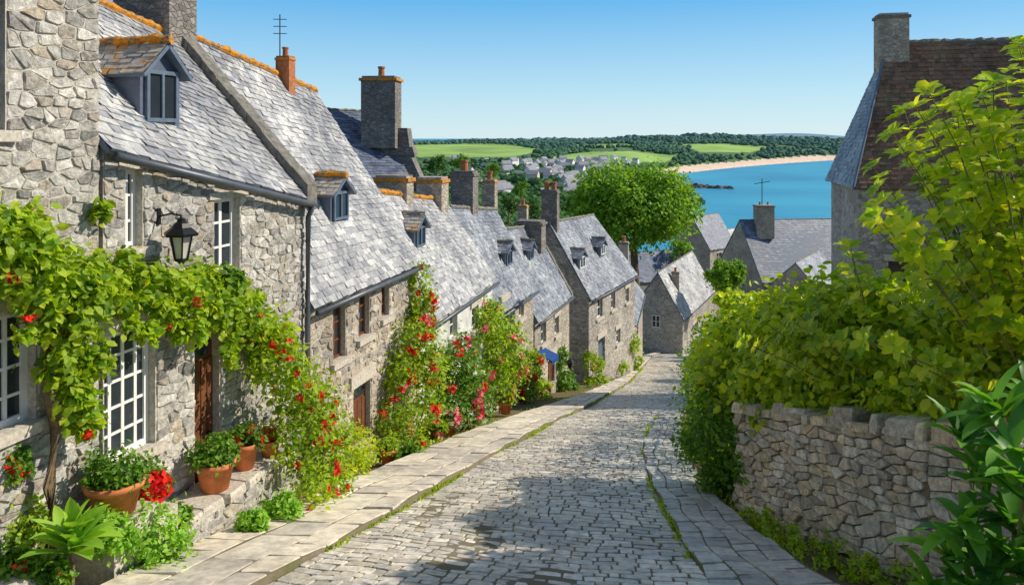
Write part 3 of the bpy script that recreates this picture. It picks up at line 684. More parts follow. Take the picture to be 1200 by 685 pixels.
window(H6b['root'],H6b['fr'],H6b['ops'][0][:4],'white',2,2)
chimney(H6b['root'],724,738,283,320,46,'rubB','coping',1)
H7=house('grey gabled cottage facing up the street at the bend',P(800,64),P(836,76),-15.1,-15.1,2.1,2.1,-11.5,-11.5,wall='rubA',roofm='slate',ops=[(812,818,378,392)],back=2.1,name='gabled_cottage',sl=(.3,.2))
window(H7['root'],H7['fr'],H7['ops'][0][:4],'white',2,2)
g=Fr(H7['fr'].p(0,0,-4.2).xy,H7['fr'].p(0,0,0).xy)
window(H7['root'],g,(1.6,2.3,-16.1,-15.1),'white',2,2,rec=-.06,lintel=0); chimney(H7['root'],786,797,318,345,67,'rubB','coping',1)
H8=house('dark slate roofed house behind the gabled cottage at the bend',P(733,85),P(806,89),-16.2,-16.4,3,3,-13.4,-13.6,wall='rubA',roofm='slateD',ops=[],back=3,gutter=False,sl=(.35,.25))
HB=house('house behind the row with a tall stepped stone chimney',P(345,24),P(478,26.5),-1.3,-1.4,2.3,2.3,.95,.85,wall='rubD',roofm='slateD',ops=[],back=2.4,gutter=False)
r=HB['root']; chimney(r,421,473,90,160,27,'rubD','lichen',1,ang=.1)
mb=MB(); k=Vector((0,1.1,0))
for (x0,x1,y0,x2,x3,y1,o_) in ((420,477,150,418,480,172,.0),(416,483,172,416,486,182,-.08),(419,481,182,417,500,225,.0)):
    a=at(x0,y0,26.9+o_);b=at(x1,y0,26.9+o_);c2=at(x2,y1,26.9+o_);d=at(x3,y1,26.9+o_); mb.box8([c2,d,d+k,c2+k,a,b,b+k,a+k])
mb.build('chimney_shoulder',m['rubD'],r)
# ============================================================ RIGHT HOUSES
A0=Vector((11.05,24.5)); sdv=Vector((.21,.978)).normalized(); fdv=Vector((sdv.y,-sdv.x)); W_=9.0; Dp=4.4; ze=-1.45; zr=3.2; zb=gz(29)-.5
root=empty('stone_house',(A0.x,A0.y,gz(A0.y)),'tall stone house at right with brown tiled roof, slate hip and square chimney','house')
frR=Fr(A0,A0+fdv*W_); ow=frR.op(1041,1074,306,334); mb=MB(); a,b,c_,d_=ow
for (s0,s1,za,zc) in ((0,a,zb,ze),(b,W_,zb,ze),(a,b,zb,c_),(a,b,d_,ze)): mb.quad(frR.p(s0,za),frR.p(s1,za),frR.p(s1,zc),frR.p(s0,zc))
for (p0,p1) in (((a,c_),(a,d_)),((a,d_),(b,d_)),((b,d_),(b,c_)),((b,c_),(a,c_))): mb.quad(frR.p(*p0),frR.p(*p1),frR.p(*p1,-.2),frR.p(*p0,-.2))
for (q0,q1) in (((0,-Dp),(0,0)),((W_,0),(W_,-Dp)),((W_,-Dp),(0,-Dp))): mb.quad(frR.p(q0[0],zb,q0[1]),frR.p(q1[0],zb,q1[1]),frR.p(q1[0],ze,q1[1]),frR.p(q0[0],ze,q0[1]))
mb.build('wall',m['rubA'],root); window(root,frR,ow,'brownwood',2,2)
o=.18; rr=MB(); A_=frR.p(-o,ze-.2,o);B_=frR.p(W_+o,ze-.2,o);C_=frR.p(W_+o,ze-.2,-Dp-o);D_=frR.p(-o,ze-.2,-Dp-o); sR=frR.spx(1040,-Dp/2); R0=frR.p(sR,zr,-Dp/2);R1=frR.p(W_-1,zr,-Dp/2)
slab(rr,A_,B_,R1,R0,.08,1); slates(rr,A_,B_,R1,R0,.2,.17,0,.03); slab(rr,D_,C_,R1,R0,.08,1); slates(rr,D_,C_,R1,R0,.22,.2,0,.03)
rr.add([A_,D_,R0],[(0,1,2)],2); slates(rr,D_,A_,R0,R0,.22,.15,2); slates(rr,B_,C_,R1,R1,.26,.18,2)
lumpy(rr,R0,R1,.09,3); rr.tube([A_+Vector((0,0,.04)),R0+Vector((0,0,.04))],.05,6,1)
rr.build('roof',[m['tile'],m['bluewood'],m['slateB'],m['ridge']],root)
cc=frR.p(sR+.12,0,-Dp/2); pxc=CX+cc.x/cc.y*FOC
chimney(root,pxc-21,pxc+21,17,95,cc.y,'rubB','coping',0,ang=.21)
HM1=house('mid distance stone house with broad dark blue slate roof, chimney and aerial',P(893,84),P(1010,88),-15.8,-16.3,4.2,4.2,-9.6,-9.9,wall='rubB',roofm='slateD',back=4,ops=[(915,922,335,345),(945,952,335,345)],sl=(.4,.3))
chimney(HM1['root'],882,908,240,275,88,'rubB','coping',2,ang=0)
for o in HM1['ops']: window(HM1['root'],HM1['fr'],o[:4],'white',2,2)
mb=MB(); p=at(893,240,88); mb.tube([p,p+Vector((0,0,3))],.05,4); mb.tube([p+Vector((-.9,0,2.4)),p+Vector((.9,0,2.7))],.04,4); mb.build('aerial',m['black'],HM1['root'])
HM2=house('small grey gabled outbuilding in front of the dark slate roofed house',P(966,72),P(990,80),-15.0,-15.0,2.6,2.6,-12.1,-12.1,wall='rubA',roofm='slateB',back=2.6,ops=[],name='gabled_outbuilding',gutter=False,sl=(.35,.25))
HM3=house('far cream gabled cottage above the small trees near the bay',P(832,112),P(862,117),-16.4,-16.4,3,3,-11.9,-11.9,wall='rubB',roofm='slateD',back=3,ops=[(840,846,296,306)],name='gabled_cottage',sl=(.4,.3))
window(HM3['root'],HM3['fr'],HM3['ops'][0][:4],'white',2,2)
chimney(HM3['root'],798,808,243,262,114,'rubB','coping',1,ang=0)
HM4=house('far slate roofed cottage half hidden right of the cream cottage',P(858,130),P(886,134),-20.0,-20.0,3,3,-16.2,-16.2,wall='rubB',roofm='slateB',back=3,ops=[],sl=(.5,.35),gutter=False)
# ============================================================ RIGHT GARDEN WALL
WP=[(3.22,11.1),(4.15,7.6),(5.3,4.2)]
def ztopw(y): return -3.86+ (11.1-y)*.275
wl=empty('garden_wall',(3.22,11.1,gz(11.1)),'warm beige dry stone garden wall on the right, overgrown with shrubs','wall')
core=MB(); st=MB()
for (a,b) in ((WP[1],WP[0]),(WP[2],WP[1])):
    f=Fr(b,a); f2=Fr(a,b); f=f2 if f2.n.x<0 else f
    zt=lambda s,f=f: ztopw(f.p(s,0).y)
    base=gz(max(a[1],b[1]))-.3
    n=8
    for i in range(n):
        s0=f.L*i/n; s1=f.L*(i+1)/n
        core.box8([f.p(s0,base,0),f.p(s1,base,0),f.p(s1,base,-.5),f.p(s0,base,-.5),f.p(s0,zt(s0)-.02,0),f.p(s1,zt(s1)-.02,0),f.p(s1,zt(s1)-.02,-.5),f.p(s0,zt(s0)-.02,-.5)])
    def mpw(x,y,h,f=f): yy=f.p(x,0).y; return f.p(x,y+gz(yy)+(0.0),h)
    vstones(st,mpw,0,f.L,-.1,lambda s,f=f:ztopw(f.p(s,0).y)-gz(f.p(s,0).y)-.02,[],rh=.085,rw=.19,proud=(.015,.075),gap=.003,inner=.92,drop=.26,jr=.42,jz=.24,ct=(.03,.13))
    s=0
    while s<f.L-.1:
        w=uni(.15,.5); w=min(w,f.L-s); hh=uni(.02,.18)
        def mpc(x,y,h,f=f): yy=f.p(x,0).y; return f.p(x,ztopw(yy)-.05+h,-y)
        pebble(st,[(s+.01,-.04-uni(0,.08)),(s+w-.01,-.04-uni(0,.08)),(s+w-.01,.5),(s+.01,.5)],mpc,hh,.06,.9,tl=.3,low=-.06)
        s+=w
core.build('core',m['darkjoint'],wl); st.build('stones',m['stoneW'],wl)
gb=MB(); gy=[3,5,7,9,11.2]
for i in range(4):
    ya,yb=gy[i],gy[i+1]; xa=float(np.interp(ya,[4.2,7.6,11.1],[5.3,4.15,3.22]))+.3; xb=float(np.interp(yb,[4.2,7.6,11.1],[5.3,4.15,3.22]))+.3
    gb.quad((xa,ya,ztopw(ya)-.12),(16,ya,ztopw(ya)-.12),(16,yb,ztopw(yb)-.12),(xb,yb,ztopw(yb)-.12))
gb.quad((3.5,11.2,ztopw(11.2)-.12),(16,11.2,ztopw(11.2)-.12),(16,13,gz(13)),(3.5,13,gz(13)))
tag(gb.build('garden_soil',m['ground']),kind='structure')
# ============================================================ VEGETATION RIGHT
hb=[]
for y_ in np.linspace(11.7,20,9):
    x=fQ(y_)+.65; top=float(np.interp(y_,[11,14,20],[2.1,2.5,2.1])); hb.append((x+.1,y_,gz(y_)+top*.48,.62,.8,top*.55))
plant('hedge','dense green hedge overhanging the right pavement beyond the stone wall','hedge',hb,17000,.085,'lf_mid',stem=1,spreadf=.18,shell=(.7,1.05),base=(hb[0][0],hb[0][1],gz(hb[0][1])))
hb=[]
for y_ in np.linspace(21,58,13):
    x=fQ(y_)+1.3; hb.append((x,y_,gz(y_)+1.1,1.2,2.0,1.4))
plant('hedge','far trimmed hedge following the right side of the street down to the bend','hedge',hb,11000,.16,'lf_mid',stem=1,spreadf=.16,shell=(.75,1.02),base=(hb[0][0],hb[0][1],gz(21)))
sb=[blob(850,440,34,12.2,.8),blob(885,405,42,12,.9),blob(930,395,44,11,.9),blob(975,420,48,10,.9),blob(905,450,36,10.8,.7),blob(1010,400,42,9.6,.9),blob(1050,435,44,8.9,.8),blob(940,362,26,11,.7),blob(880,372,24,12.6,.6),blob(1100,450,42,8.2,.8),blob(1160,425,48,7.8,.8),blob(990,358,30,10,.6),blob(1060,378,38,9.2,.7),blob(1120,370,40,8.8,.7),blob(1180,360,44,8.4,.7),blob(1030,350,24,9.6,.5),blob(950,470,26,10.1,.4),blob(1010,478,26,9.2,.35),blob(1065,488,24,8.3,.3),blob(905,484,22,10.6,.35),blob(1120,492,22,7.8,.3),blob(930,495,12,10.1,.2),blob(1035,508,12,8.7,.2)]
plant('shrub','broad yellow green shrub spilling over the top of the garden wall','shrub',sb,17500,.125,'lf_bush',stem=1.2,tpl=LEAF,spreadf=.26,shell=(.4,1.2),base=(5.0,9.6,ztopw(9.6)-.1),wid=1.15)
sb=[blob(840,480,30,12,.6),blob(830,520,30,12.2,.6),blob(845,560,24,11.8,.5),blob(885,482,18,11,.4),blob(868,510,16,11.1,.3),blob(872,545,14,11.0,.25)]
plant('ivy','green ivy hanging over the end of the garden wall','ivy',sb,5000,.09,'lf_mid',stem=.7,spreadf=.22,base=(3.3,11.5,gz(11.5)))
for i,(px,py,r_,Y,lb) in enumerate([(905,632,16,9.4,'low weeds at the foot of the garden wall, farthest tuft'),(985,668,18,8.2,'low weeds at the foot of the garden wall, middle tuft'),(1060,690,22,7.4,'low weeds at the foot of the garden wall, nearest tuft')]):
    p=at(px,py,Y); r=r_/FOC*Y; p.z=gz(Y)+.02
    plant('weed_tuft',lb,'weed',[(p.x,p.y,p.z+.05,r,.35,.14),(p.x+.12,p.y-.4,p.z+.15,r*.6,.2,.1),(p.x-.1,p.y+.4,p.z-.05,r*.5,.2,.1)],650,.06,'lf_vine',base=(p.x,p.y,p.z),stem=.3)
rt=Vector((5.2,7.7,ztopw(7.7)-.15)); rootb=empty('young_tree',rt,'tall young tree with bright lime leaves in rosettes reaching above the garden wall','tree')
tr=MB(); lv=MB(); ph=[860,900,960,1000,1040,1080,1130,1200,1260]; py_=[370,345,320,275,140,104,110,40,20]
for i in range(84):
    if i<16: px=uni(870,1000)
    else: px=1010+250*RND.random()**.85
    lo=float(np.interp(px,ph,py_)); py=lo+(abs(RND.gauss(0,1))*120 if i%4 else uni(0,25))
    py=min(py,400); Y=uni(6.3,8.6) if i>=16 else uni(8.5,10); tip=at(px,py,Y); b0=rt+Vector((uni(-.25,.5),uni(-.3,.3),0)) if i>=16 else Vector((4.6,9.2,ztopw(9.2)-.1))
    mid=b0.lerp(tip,.45)+Vector((uni(.0,.4),uni(-.2,.2),uni(-.2,.2))); pts=[]
    for k in range(9):
        t=k/8; pts.append((b0*(1-t)**2+mid*2*t*(1-t)+tip*t*t)+Vector((uni(-.02,.02),uni(-.02,.02),0)))
    tr.tube(pts,[.017*(1-k/8.6)+.003 for k in range(9)],5)
    L=(tip-b0).length; nr=int(L*.72/.17)
    for j in range(nr):
        t=1-j*.17/L*uni(.9,1.1); q=pts[min(8,max(0,int(t*8)))].lerp(pts[min(8,int(t*8)+1)],(t*8)%1)
        dr=(pts[-1]-pts[-3]).normalized(); off=Vector((uni(-1,1),uni(-1,1),uni(-.3,1)))*(.03 if j==0 else .08); q=q+off
        if j and off.length>.08: tr.tube([q-off,q],.004,4,cap=False)
        nl=NP.randint(6,10); ang=NP.uniform(0,6.28)+np.arange(nl)*2.4
        dd=(dr+off*3).normalized(); up=np.array(dd); e1=np.cross(up,[.3,.9,.1]); e1/=np.linalg.norm(e1); e2=np.cross(up,e1)
        rad=np.cos(ang)[:,None]*e1+np.sin(ang)[:,None]*e2; op=NP.uniform(.3,1.3,(nl,1))
        leaves(lv,np.array(q)[None,:]+rad*.01,up-rad*.4*op+NP.normal(size=(nl,3))*.12,rad*1+up*op,NP.uniform(.1,.17,nl)*(.88 if j else 1.0),LEAF,0,1.2)
tr.build('branches',m['twig'],rootb,True); lv.build('leaves',m['lf_yel'],rootb,True)
def blades(mb,base,n,L,W,tilt=(.3,1.1),droop=.5,segs=6,spreadr=.05,hgt=0,dirx=0,diry=0):
    for i in range(n):
        a=uni(0,6.28); el=uni(*tilt); d=Vector((math.cos(a)*math.sin(el)+dirx,math.sin(a)*math.sin(el)+diry,math.cos(el))).normalized()
        p=Vector(base)+Vector((uni(-1,1)*spreadr,uni(-1,1)*spreadr,uni(0,1)*hgt)); l=L*uni(.65,1.1); w=W*uni(.8,1.15); sd=d.cross(Vector((0,0,1))).normalized(); b=len(mb.v)
        for k in range(segs+1):
            t=k/segs; ww=w*(math.sin(math.pi*min(1,(t*.93+.07)))**.75)*.5 if k<segs else .002
            upv=sd.cross(d).normalized()
            mb.v.append(tuple(p-sd*ww+upv*ww*.35)); mb.v.append(tuple(p)); mb.v.append(tuple(p+sd*ww+upv*ww*.35))
            d=(d+Vector((0,0,-droop/segs*(.4+t)))).normalized(); p=p+d*l/segs
        for k in range(segs):
            o=b+k*3; mb.f+= [(o,o+1,o+4,o+3),(o+1,o+2,o+5,o+4)]; mb.m+=[0,0]
rb=at(1175,640,5.6); rootb=empty('broad_leaved_plant',(rb.x,rb.y,gz(rb.y)),'large dark green plant with long pointed leaves, bottom right corner','plant')
mb=MB(); stm=MB(); gb_=Vector((rb.x,rb.y,gz(rb.y)))
for (px,py,Y) in ((1170,480,5.7),(1195,530,5.4),(1150,560,5.6),(1190,610,5.3),(1135,610,5.4),(1165,660,5.2),(1215,465,5.8),(1130,510,5.8),(1200,670,5.1),(1110,650,5.4),(1150,700,5.1),(1100,700,5.3),(1200,570,5.1)):
    p=at(px,py,Y); blades(mb,p-Vector((0,0,.12)),13,.45,.11,(.3,1.4),1.1,segs=7,hgt=.14); stm.tube([gb_+Vector((uni(-.1,.1),0,0)),p.lerp(gb_,.4),p],.012,5)
mb.build('leaves',m['lf_big'],rootb,True); stm.build('stem',m['twig'],rootb)
def tree(label,px,py,rpx,Y,n,size,mat,group=None,sz=1,lobes=9,name='tree',world=None):
    if world: c=Vector(world[:3]); r=world[3]; g=Vector((c.x,c.y,(ztopw(c.y)-.2) if c.y<11 else gz(c.y)))
    else: c=at(px,py,Y); r=rpx/FOC*Y; g=Vector((c.x,c.y,gz(Y) if Y<170 else hz(c.x/Y,Y)))
    root=empty(name,g,label,'tree',group); mb=MB(); top=c-Vector((0,0,r*.3))
    mb.tube([g-Vector((0,0,.3)),g.lerp(top,.5)+Vector((r*.04,0,0)),top,c+Vector((0,0,r*.4))],[r*.09,r*.065,r*.05,r*.015],8)
    bl=[(c.x,c.y,c.z,r*.66,r*.66,r*.66*sz)]
    for i in range(lobes):
        a=2.4*i+uni(-.3,.3); e=uni(-.55,.95); q=Vector((math.cos(a)*math.cos(e),math.sin(a)*math.cos(e),math.sin(e)*sz))*r*.58
        rr=r*uni(.32,.46); bl.append((c.x+q.x,c.y+q.y,c.z+q.z,rr,rr,rr*.9)); mb.tube([top,top.lerp(c+q,.5)+Vector((0,0,r*.05)),c+q],[r*.035,r*.02,r*.008],5)
    mb.build('trunk',m['bark'],root,True); f=MB(); cloud(f,bl,n,size,KITE,clump=26,spreadf=.15,shell=(.5,1.0)); f.build('crown',m[mat],root)
tree('large round bright green tree in mid distance at the foot of the street',742,250,78,72,34000,.38,'lf_tree',lobes=20,sz=.85)
tree('small bright tree on the right of the bend, below the cream cottage',850,325,25,66,4500,.26,'lf_tree')
tree('small yellow green tree right beside the gabled cottage',860,358,24,58,4500,.24,'lf_yel')
tree('low dark tree above the hedge at the bend',846,390,24,52,4500,.22,'lf_mid')
tree('dark leafy tree at the foot of the tall tiled house',925,375,30,40,4000,.2,'lf_mid')
tree('bushy tree between the outbuilding and the hedge',884,392,36,34,5500,.2,'lf_tree')
tree('added unseen tree shading the road from past the right edge, nearest the camera',0,0,0,0,5500,.15,'lf_tree',name='added_shade_tree',world=(9.3,9.0,2.35,1.15),lobes=12)  # out of frame, added to throw dappled shade on the road
tree('added unseen tree shading the road from past the right edge, behind the nearest one',0,0,0,0,5500,.15,'lf_tree',name='added_shade_tree',world=(10.6,11.3,2.3,1.15),lobes=12)  # second unseen tree added for the road shade
for i,(px,py,rp,Y,mt,lb) in enumerate([(596,240,15,120,'lf_dark','dark tree behind the grey chimney, leftmost of the far street trees'),(622,246,14,110,'lf_dark','dark pointed tree just left of the double potted chimney'),(668,240,14,130,'lf_dark','dark tree touching the left side of the large round tree'),
   (577,200,10,260,'lf_mid','far tree above the orange potted chimney'),(512,192,14,200,'lf_dark','far dark tree immediately right of the tall stepped chimney'),(540,190,12,240,'lf_mid','far green tree left of the squat grey chimney'),(820,236,7,150,'lf_dark','small tree at the shore right of the large round tree'),(800,296,18,90,'lf_tree','light green tree under the far gabled cottage'),(770,306,16,92,'lf_mid','green tree at the lower right of the large round tree'),(610,222,11,170,'lf_mid','round green tree in front of the distant village, left of centre'),(875,300,14,100,'lf_tree','bright tree between the cream cottage and the broad slate roof')]):
    tree(lb,px,py,rp,Y,2200,rp/FOC*Y*.13,mt,sz=1.1 if i!=1 else 1.5,lobes=7)
# ============================================================ VEGETATION LEFT
f1=Fr(F1(4.6),F1(12.5))
def wb(px,py,rpx,off=.22,sx=1,sz=1):
    s=f1.spx(px,off); p=f1.p(s,0,off); r=rpx/FOC*p.y; return (p.x,p.y,(HY-py)/FOC*p.y,r*.8*sx,r*sx,r*sz)
vb=[wb(-20,280,34),wb(15,278,34),wb(45,305,32,.3),wb(80,325,32,.32),wb(112,338,28,.3),wb(145,325,26),wb(95,370,28,.32),wb(76,420,26,.3),wb(106,425,20,.32),wb(88,470,22,.3),wb(100,500,14,.3),wb(182,338,26),wb(190,370,15),wb(220,346,26),wb(260,360,28),wb(212,388,12),wb(292,378,26),wb(240,332,18),wb(322,400,22),wb(40,350,22,.3),wb(10,320,24,.3),
    wb(152,372,9,.3,1,2.2),wb(172,392,8,.3,1,2.4),wb(232,385,8,.3,1,2.0),wb(270,405,9,.3,1,2.4),wb(300,418,10,.3,1,2.2),wb(60,375,9,.3,1,2.4),wb(30,385,8,.3,1,2.0),wb(120,250,8,.15,1,2.2),wb(40,262,8,.2,1,1.8)]
vr=plant('climbing_vine','bright green climbing vine trained across the front of the lantern house','climbing plant',vb,9800,.1,'lf_vine',fl=[(14,'fl_red',.09)],tpl=LEAF,stem=0,spreadf=.3,shell=(.4,1.15),base=tuple(wb(62,600,10,.3)[:3]),wid=1.2)
mb=MB(); pts=[Vector(wb(px,py,5,.2)[:3]) for px,py in ((62,640),(58,570),(66,500),(52,440),(60,390),(90,345),(150,335),(220,350),(300,380))]
mb.tube(pts,[.07,.06,.055,.05,.045,.035,.03,.02,.012],7)
mb.tube([pts[4],Vector(wb(30,310,5,.2)[:3]),Vector(wb(0,290,5,.2)[:3])],[.035,.025,.01],6); mb.tube([pts[3],Vector(wb(85,440,5,.25)[:3]),Vector(wb(98,490,5,.25)[:3])],[.02,.015,.008],5); mb.build('trunk',m['bark'],vr,True)
rb_=[blob(325,425,28,10.6,.3),blob(348,462,28,10.9,.35),blob(374,480,26,11.3,.35),blob(352,515,26,10.8,.4),blob(375,540,26,11.0,.4),blob(390,508,20,11.5,.3),blob(366,572,22,10.6,.35),blob(330,400,18,10.9,.25),blob(390,572,16,11.3,.3)]
plant('rose_bush','tall loose rose bush with red blooms at the lantern house corner','bush',rb_,4400,.082,'lf_vine',fl=[(40,'fl_red',.11)],spreadf=.32,shell=(.4,1.15),base=(blob(360,590,1,10.9)[0],10.9,gz(10.9)))
plant('shrub','small yellow green shrub below the arched brown doorway','shrub',[blob(418,525,24,12.9,.3),blob(412,548,20,12.7,.3)],1500,.06,'lf_yel',base=(blob(415,560,1,12.8)[0],12.8,gz(12.8)))
plant('climbing_rose','tall climbing rose with red flowers covering the corner of the brown windowed house','climbing plant',[blob(466,440,24,15.6,.35),blob(488,405,25,16,.35),blob(498,350,16,16.8,.25),blob(460,490,24,15.3,.35),blob(478,528,23,15.4,.35),blob(502,435,22,16.4,.35),blob(492,375,17,16.6,.3),blob(498,478,20,16.2,.35),blob(488,322,12,16.8,.2)],5900,.09,'lf_vine',fl=[(38,'fl_red',.14),(6,'fl_pink',.13)],spreadf=.3,base=(blob(478,550,1,15.5)[0],15.5,gz(15.5)))
plant('climbing_rose','pink and white flowering rose against the pale rendered cottage','climbing plant',[blob(533,430,24,18.6,.4),blob(552,455,24,18.8,.4),blob(526,474,23,18.3,.4),blob(557,482,19,19,.4),blob(545,405,16,19.2,.3)],4100,.1,'lf_mid',fl=[(20,'fl_pink',.16),(12,'fl_red',.16),(5,'fl_white',.15)],spreadf=.3,base=(blob(540,505,1,18.5)[0],18.5,gz(18.5)))
plant('climbing_plant','leafy green climber arching up beside the narrow cottage','climbing plant',[blob(570,385,22,21.4,.45),blob(592,405,24,22.2,.5),blob(580,432,19,21.8,.4),blob(602,430,18,22.8,.4),blob(572,365,14,22,.3),blob(586,457,16,22,.4)],4000,.12,'lf_vine',fl=[(16,'fl_pink',.17)],spreadf=.3,base=(blob(585,482,1,22)[0],22,gz(22)))
plant('bush','green bush with orange red flowers in front of the small stone cottage','bush',[blob(620,436,14,26,.4),blob(636,456,12,27,.4),blob(615,456,14,25.6,.4),blob(628,420,9,26.3,.3)],1900,.12,'lf_vine',fl=[(12,'fl_red',.19)],base=(blob(628,470,1,26)[0],26,gz(26)))
plant('bush','dark climber on the small stone cottage beside the grey gable','bush',[blob(655,420,12,30,.5),blob(660,445,13,30,.4),blob(670,455,10,30.5,.4)],1500,.13,'lf_mid',base=(blob(662,455,1,30)[0],30,gz(30)))
plant('bush','tall leafy bush against the front of the broad roofed house','bush',[blob(694,425,12,33.5,.5),blob(700,450,13,33.2,.5),blob(712,462,9,33.4,.4)],1500,.14,'lf_vine',fl=[(10,'fl_pink',.18)],base=(blob(702,455,1,33.2)[0],33.2,gz(33.2)))
plant('bush','farthest bush of the left side, near the bend','bush',[blob(738,405,13,40,.6),blob(742,425,10,40.5,.5),blob(728,432,8,38,.5)],1300,.16,'lf_vine',base=(blob(738,430,1,40)[0],40,gz(40)))
for (px,py,r_,Y,mt,lb,fl) in ((478,540,17,14.8,'lf_mid','low green mound at the foot of the red climbing rose',None),(508,502,14,17.3,'lf_vine','small flowering mound in front of the pale cottage wall',[(7,'fl_pink',.15)]),(690,462,9,31.5,'lf_mid','low clipped mound at the foot of the grey gable',None),(330,595,20,9.9,'lf_lime','pale ferny clump at the right end of the stone plinth',None),(295,612,14,9.3,'lf_lime','little lime clump by the kerb before the plinth',None),(172,632,40,8.05,'lf_lime','feathery lime green bush by the lower left pavement',None),(128,622,26,7.75,'lf_lime','loose lime green clump hiding the granite block',None),(15,668,32,7.2,'lf_mid','dark green plant with red flowers in the bottom left corner',[(10,'fl_red',.09)]),(60,672,18,7.1,'lf_mid','trailing plant beneath the broad lime leaves',[(4,'fl_red',.08)]),(5,540,24,7.4,'lf_mid','window ledge plant with red blooms at the left edge',[(20,'fl_red',.1)]),(455,532,10,14.4,'lf_mid','small leafy tuft left of the climbing rose',None),(268,325,13,10.2,'lf_mid','window box plant under the right upstairs window of the lantern house',None),(25,608,30,7.5,'lf_vine','leafy clump in front of the leftmost stone ledge',None),(205,603,16,8.9,'lf_mid','small dark green tuft beside the doorway plinth',None)):
    b=blob(px,py,r_,Y); plant('low_plant',lb,'plant',[b,(b[0]+b[3]*.5,b[1],b[2]-b[3]*.25,b[3]*.7),(b[0]-b[3]*.5,b[1],b[2]-b[3]*.2,b[3]*.7)],int(900+r_*26),.04+Y*.0028,mt,fl=fl)
lp=at(84,642,7.2); rl=empty('broad_leaved_plant',(lp.x,lp.y,gz(7.2)),'lime green rosette plant with broad paddle leaves at lower left','plant')
mb=MB(); blades(mb,lp-Vector((0,0,.05)),34,.46,.155,(.1,1.2),.65,segs=8,hgt=.14); mb.build('leaves',m['lf_lime'],rl,True); mb=MB(); mb.tube([(lp.x,lp.y,gz(7.2)),lp],.03,6); mb.build('stem',m['bark'],rl)
g=MB(); pos=[]
for i in range(17000):
    y=5+42*RND.random()**1.6; k=RND.random(); e=abs(RND.gauss(0,.04))
    if k<.3: x=fL(y)+e*.8
    elif k<.42: x=fR(y)-e
    elif k<.62: x=fQ(y)+abs(RND.gauss(.05,.2))
    else: x=fO(y)-abs(RND.gauss(0,.22))
    if math.sin(y*2.1+k*3)+math.sin(y*.77)<-.1: continue
    pos.append((x,y,gz(y)+(.03 if .42<k<.5 else -.03 if k>.42 else 0)))
pos=np.array(pos); n=len(pos); leaves(g,pos,NP.normal(size=(n,3))+np.array([0,-.6,.2]),np.array([0,0,1.])+NP.normal(size=(n,3))*.5,NP.uniform(.025,.095,n),KITE,0,.6)
tag(g.build('grass',m['lf_vine']),'grass and weeds growing along the kerb joints','grass',kind='stuff')
# ============================================================ OBJECTS
def plinth(s0,s1,o0,o1,zt,label):
    c=f1.p((s0+s1)/2,0,(o0+o1)/2); r=empty('stone_plinth',(c.x,c.y,gz(c.y)),label,'plinth'); mb=MB(); zb=gz(f1.p(s1,0).y)-.2
    f1.box(mb,s0,s1,zb,zt-.09,o0,o1-.02); st=MB()
    vstones(st,lambda x,y,h:f1.p(x,y,o1-.02+h),s0,s1,zb,lambda s:zt-.1,[],rh=.13,rw=.23)
    vstones(st,lambda x,y,h:f1.p(s0-h,y,o0+x),0,o1-o0-.02,zb,lambda s:zt-.1,[],rh=.13,rw=.23)
    mb.add(st.v,st.f,1); mb.build('body',[m['mortar'],m['stoneA']],r)
    t=MB(); s=s0
    while s<s1-.05:
        w=min(uni(.3,.6),s1-s)
        pebble(t,[(s+.005,o0),(s+w-.005,o0),(s+w-.005,o1+.03+uni(-.04,.04)),(s+.005,o1+.03+uni(-.04,.04))],lambda x,y,h:f1.p(x,zt-.09+h,y),.09,.06,.93,jit=.03,tl=.05); s+=w
    t.build('coping',m['granite'],r)
zp=gz(9.9)+.56
sA=f1.spx(216,.6); sB=f1.spx(330,.6); plinth(sA,sB,.03,.62,zp,'low stone plinth beneath the doorway holding terracotta pots')
sC=f1.spx(-60,.5); sD=f1.spx(78,.5); zq=gz(8.0)+.5; plinth(sC,sD,.17,.5,zq,'low stone ledge under the leftmost window')
def pot(px,off,zb,r_,h,label,plantlab,mt,fl,n,ps,leaf=.06,tpl=KITE,xy=None):
    if xy: c=Vector(xy)
    else: c=f1.p(f1.spx(px,off),zb,off)
    rt=empty('flower_pot',c,label,'flower pot'); mb=MB(); mb.lathe(c,[(r_*.66,0),(r_*.9,h*.8),(r_*1.02,h*.8),(r_*1.05,h),(r_*.92,h),(r_*.9,h*.9)],20); mb.build('pot',m['terra'],rt,True)
    mb=MB(); mb.lathe(c+Vector((0,0,h*.86)),[(r_*.88,0),(r_*.88,.015)],14); mb.build('soil',m['soil'],rt)
    b=(c.x,c.y,c.z+h+ps*.45,ps,ps,ps*.75); plant('potted_plant',plantlab,'plant',[b,(b[0]+ps*.5,b[1],b[2]-ps*.2,ps*.6),(b[0]-ps*.4,b[1]-ps*.2,b[2]-ps*.15,ps*.6)],n,leaf,mt,fl=fl,tpl=tpl,base=(c.x,c.y,c.z+h*.9))
pot(252,.38,zp+.002,.25,.36,'large terracotta pot on the plinth, nearest the camera','leafy green plant in the large plinth pot','lf_mid',None,1100,.26)
pot(287,.38,zp+.002,.18,.34,'medium terracotta pot in the middle of the plinth','upright plant in the middle plinth pot','lf_mid',[(8,'fl_red',.1)],800,.2)
pot(316,.46,zp+.002,.15,.22,'small terracotta bowl at the far end of the plinth','sprig of green in the small terracotta bowl','lf_vine',[(8,'fl_red',.1)],350,.12)
zA=gz(8.5)+.72; zB=gz(8.9)+.62
pot(135,.4,zA,.29,.34,'wide terracotta pot on the granite block by the French window','bushy plant in the wide pot by the French window','lf_mid',None,1300,.3)
pot(176,.42,zB,.15,.22,'small terracotta pot of red geraniums beside the white French window','red geraniums in the small pot','lf_mid',[(24,'fl_red',.14)],700,.2)
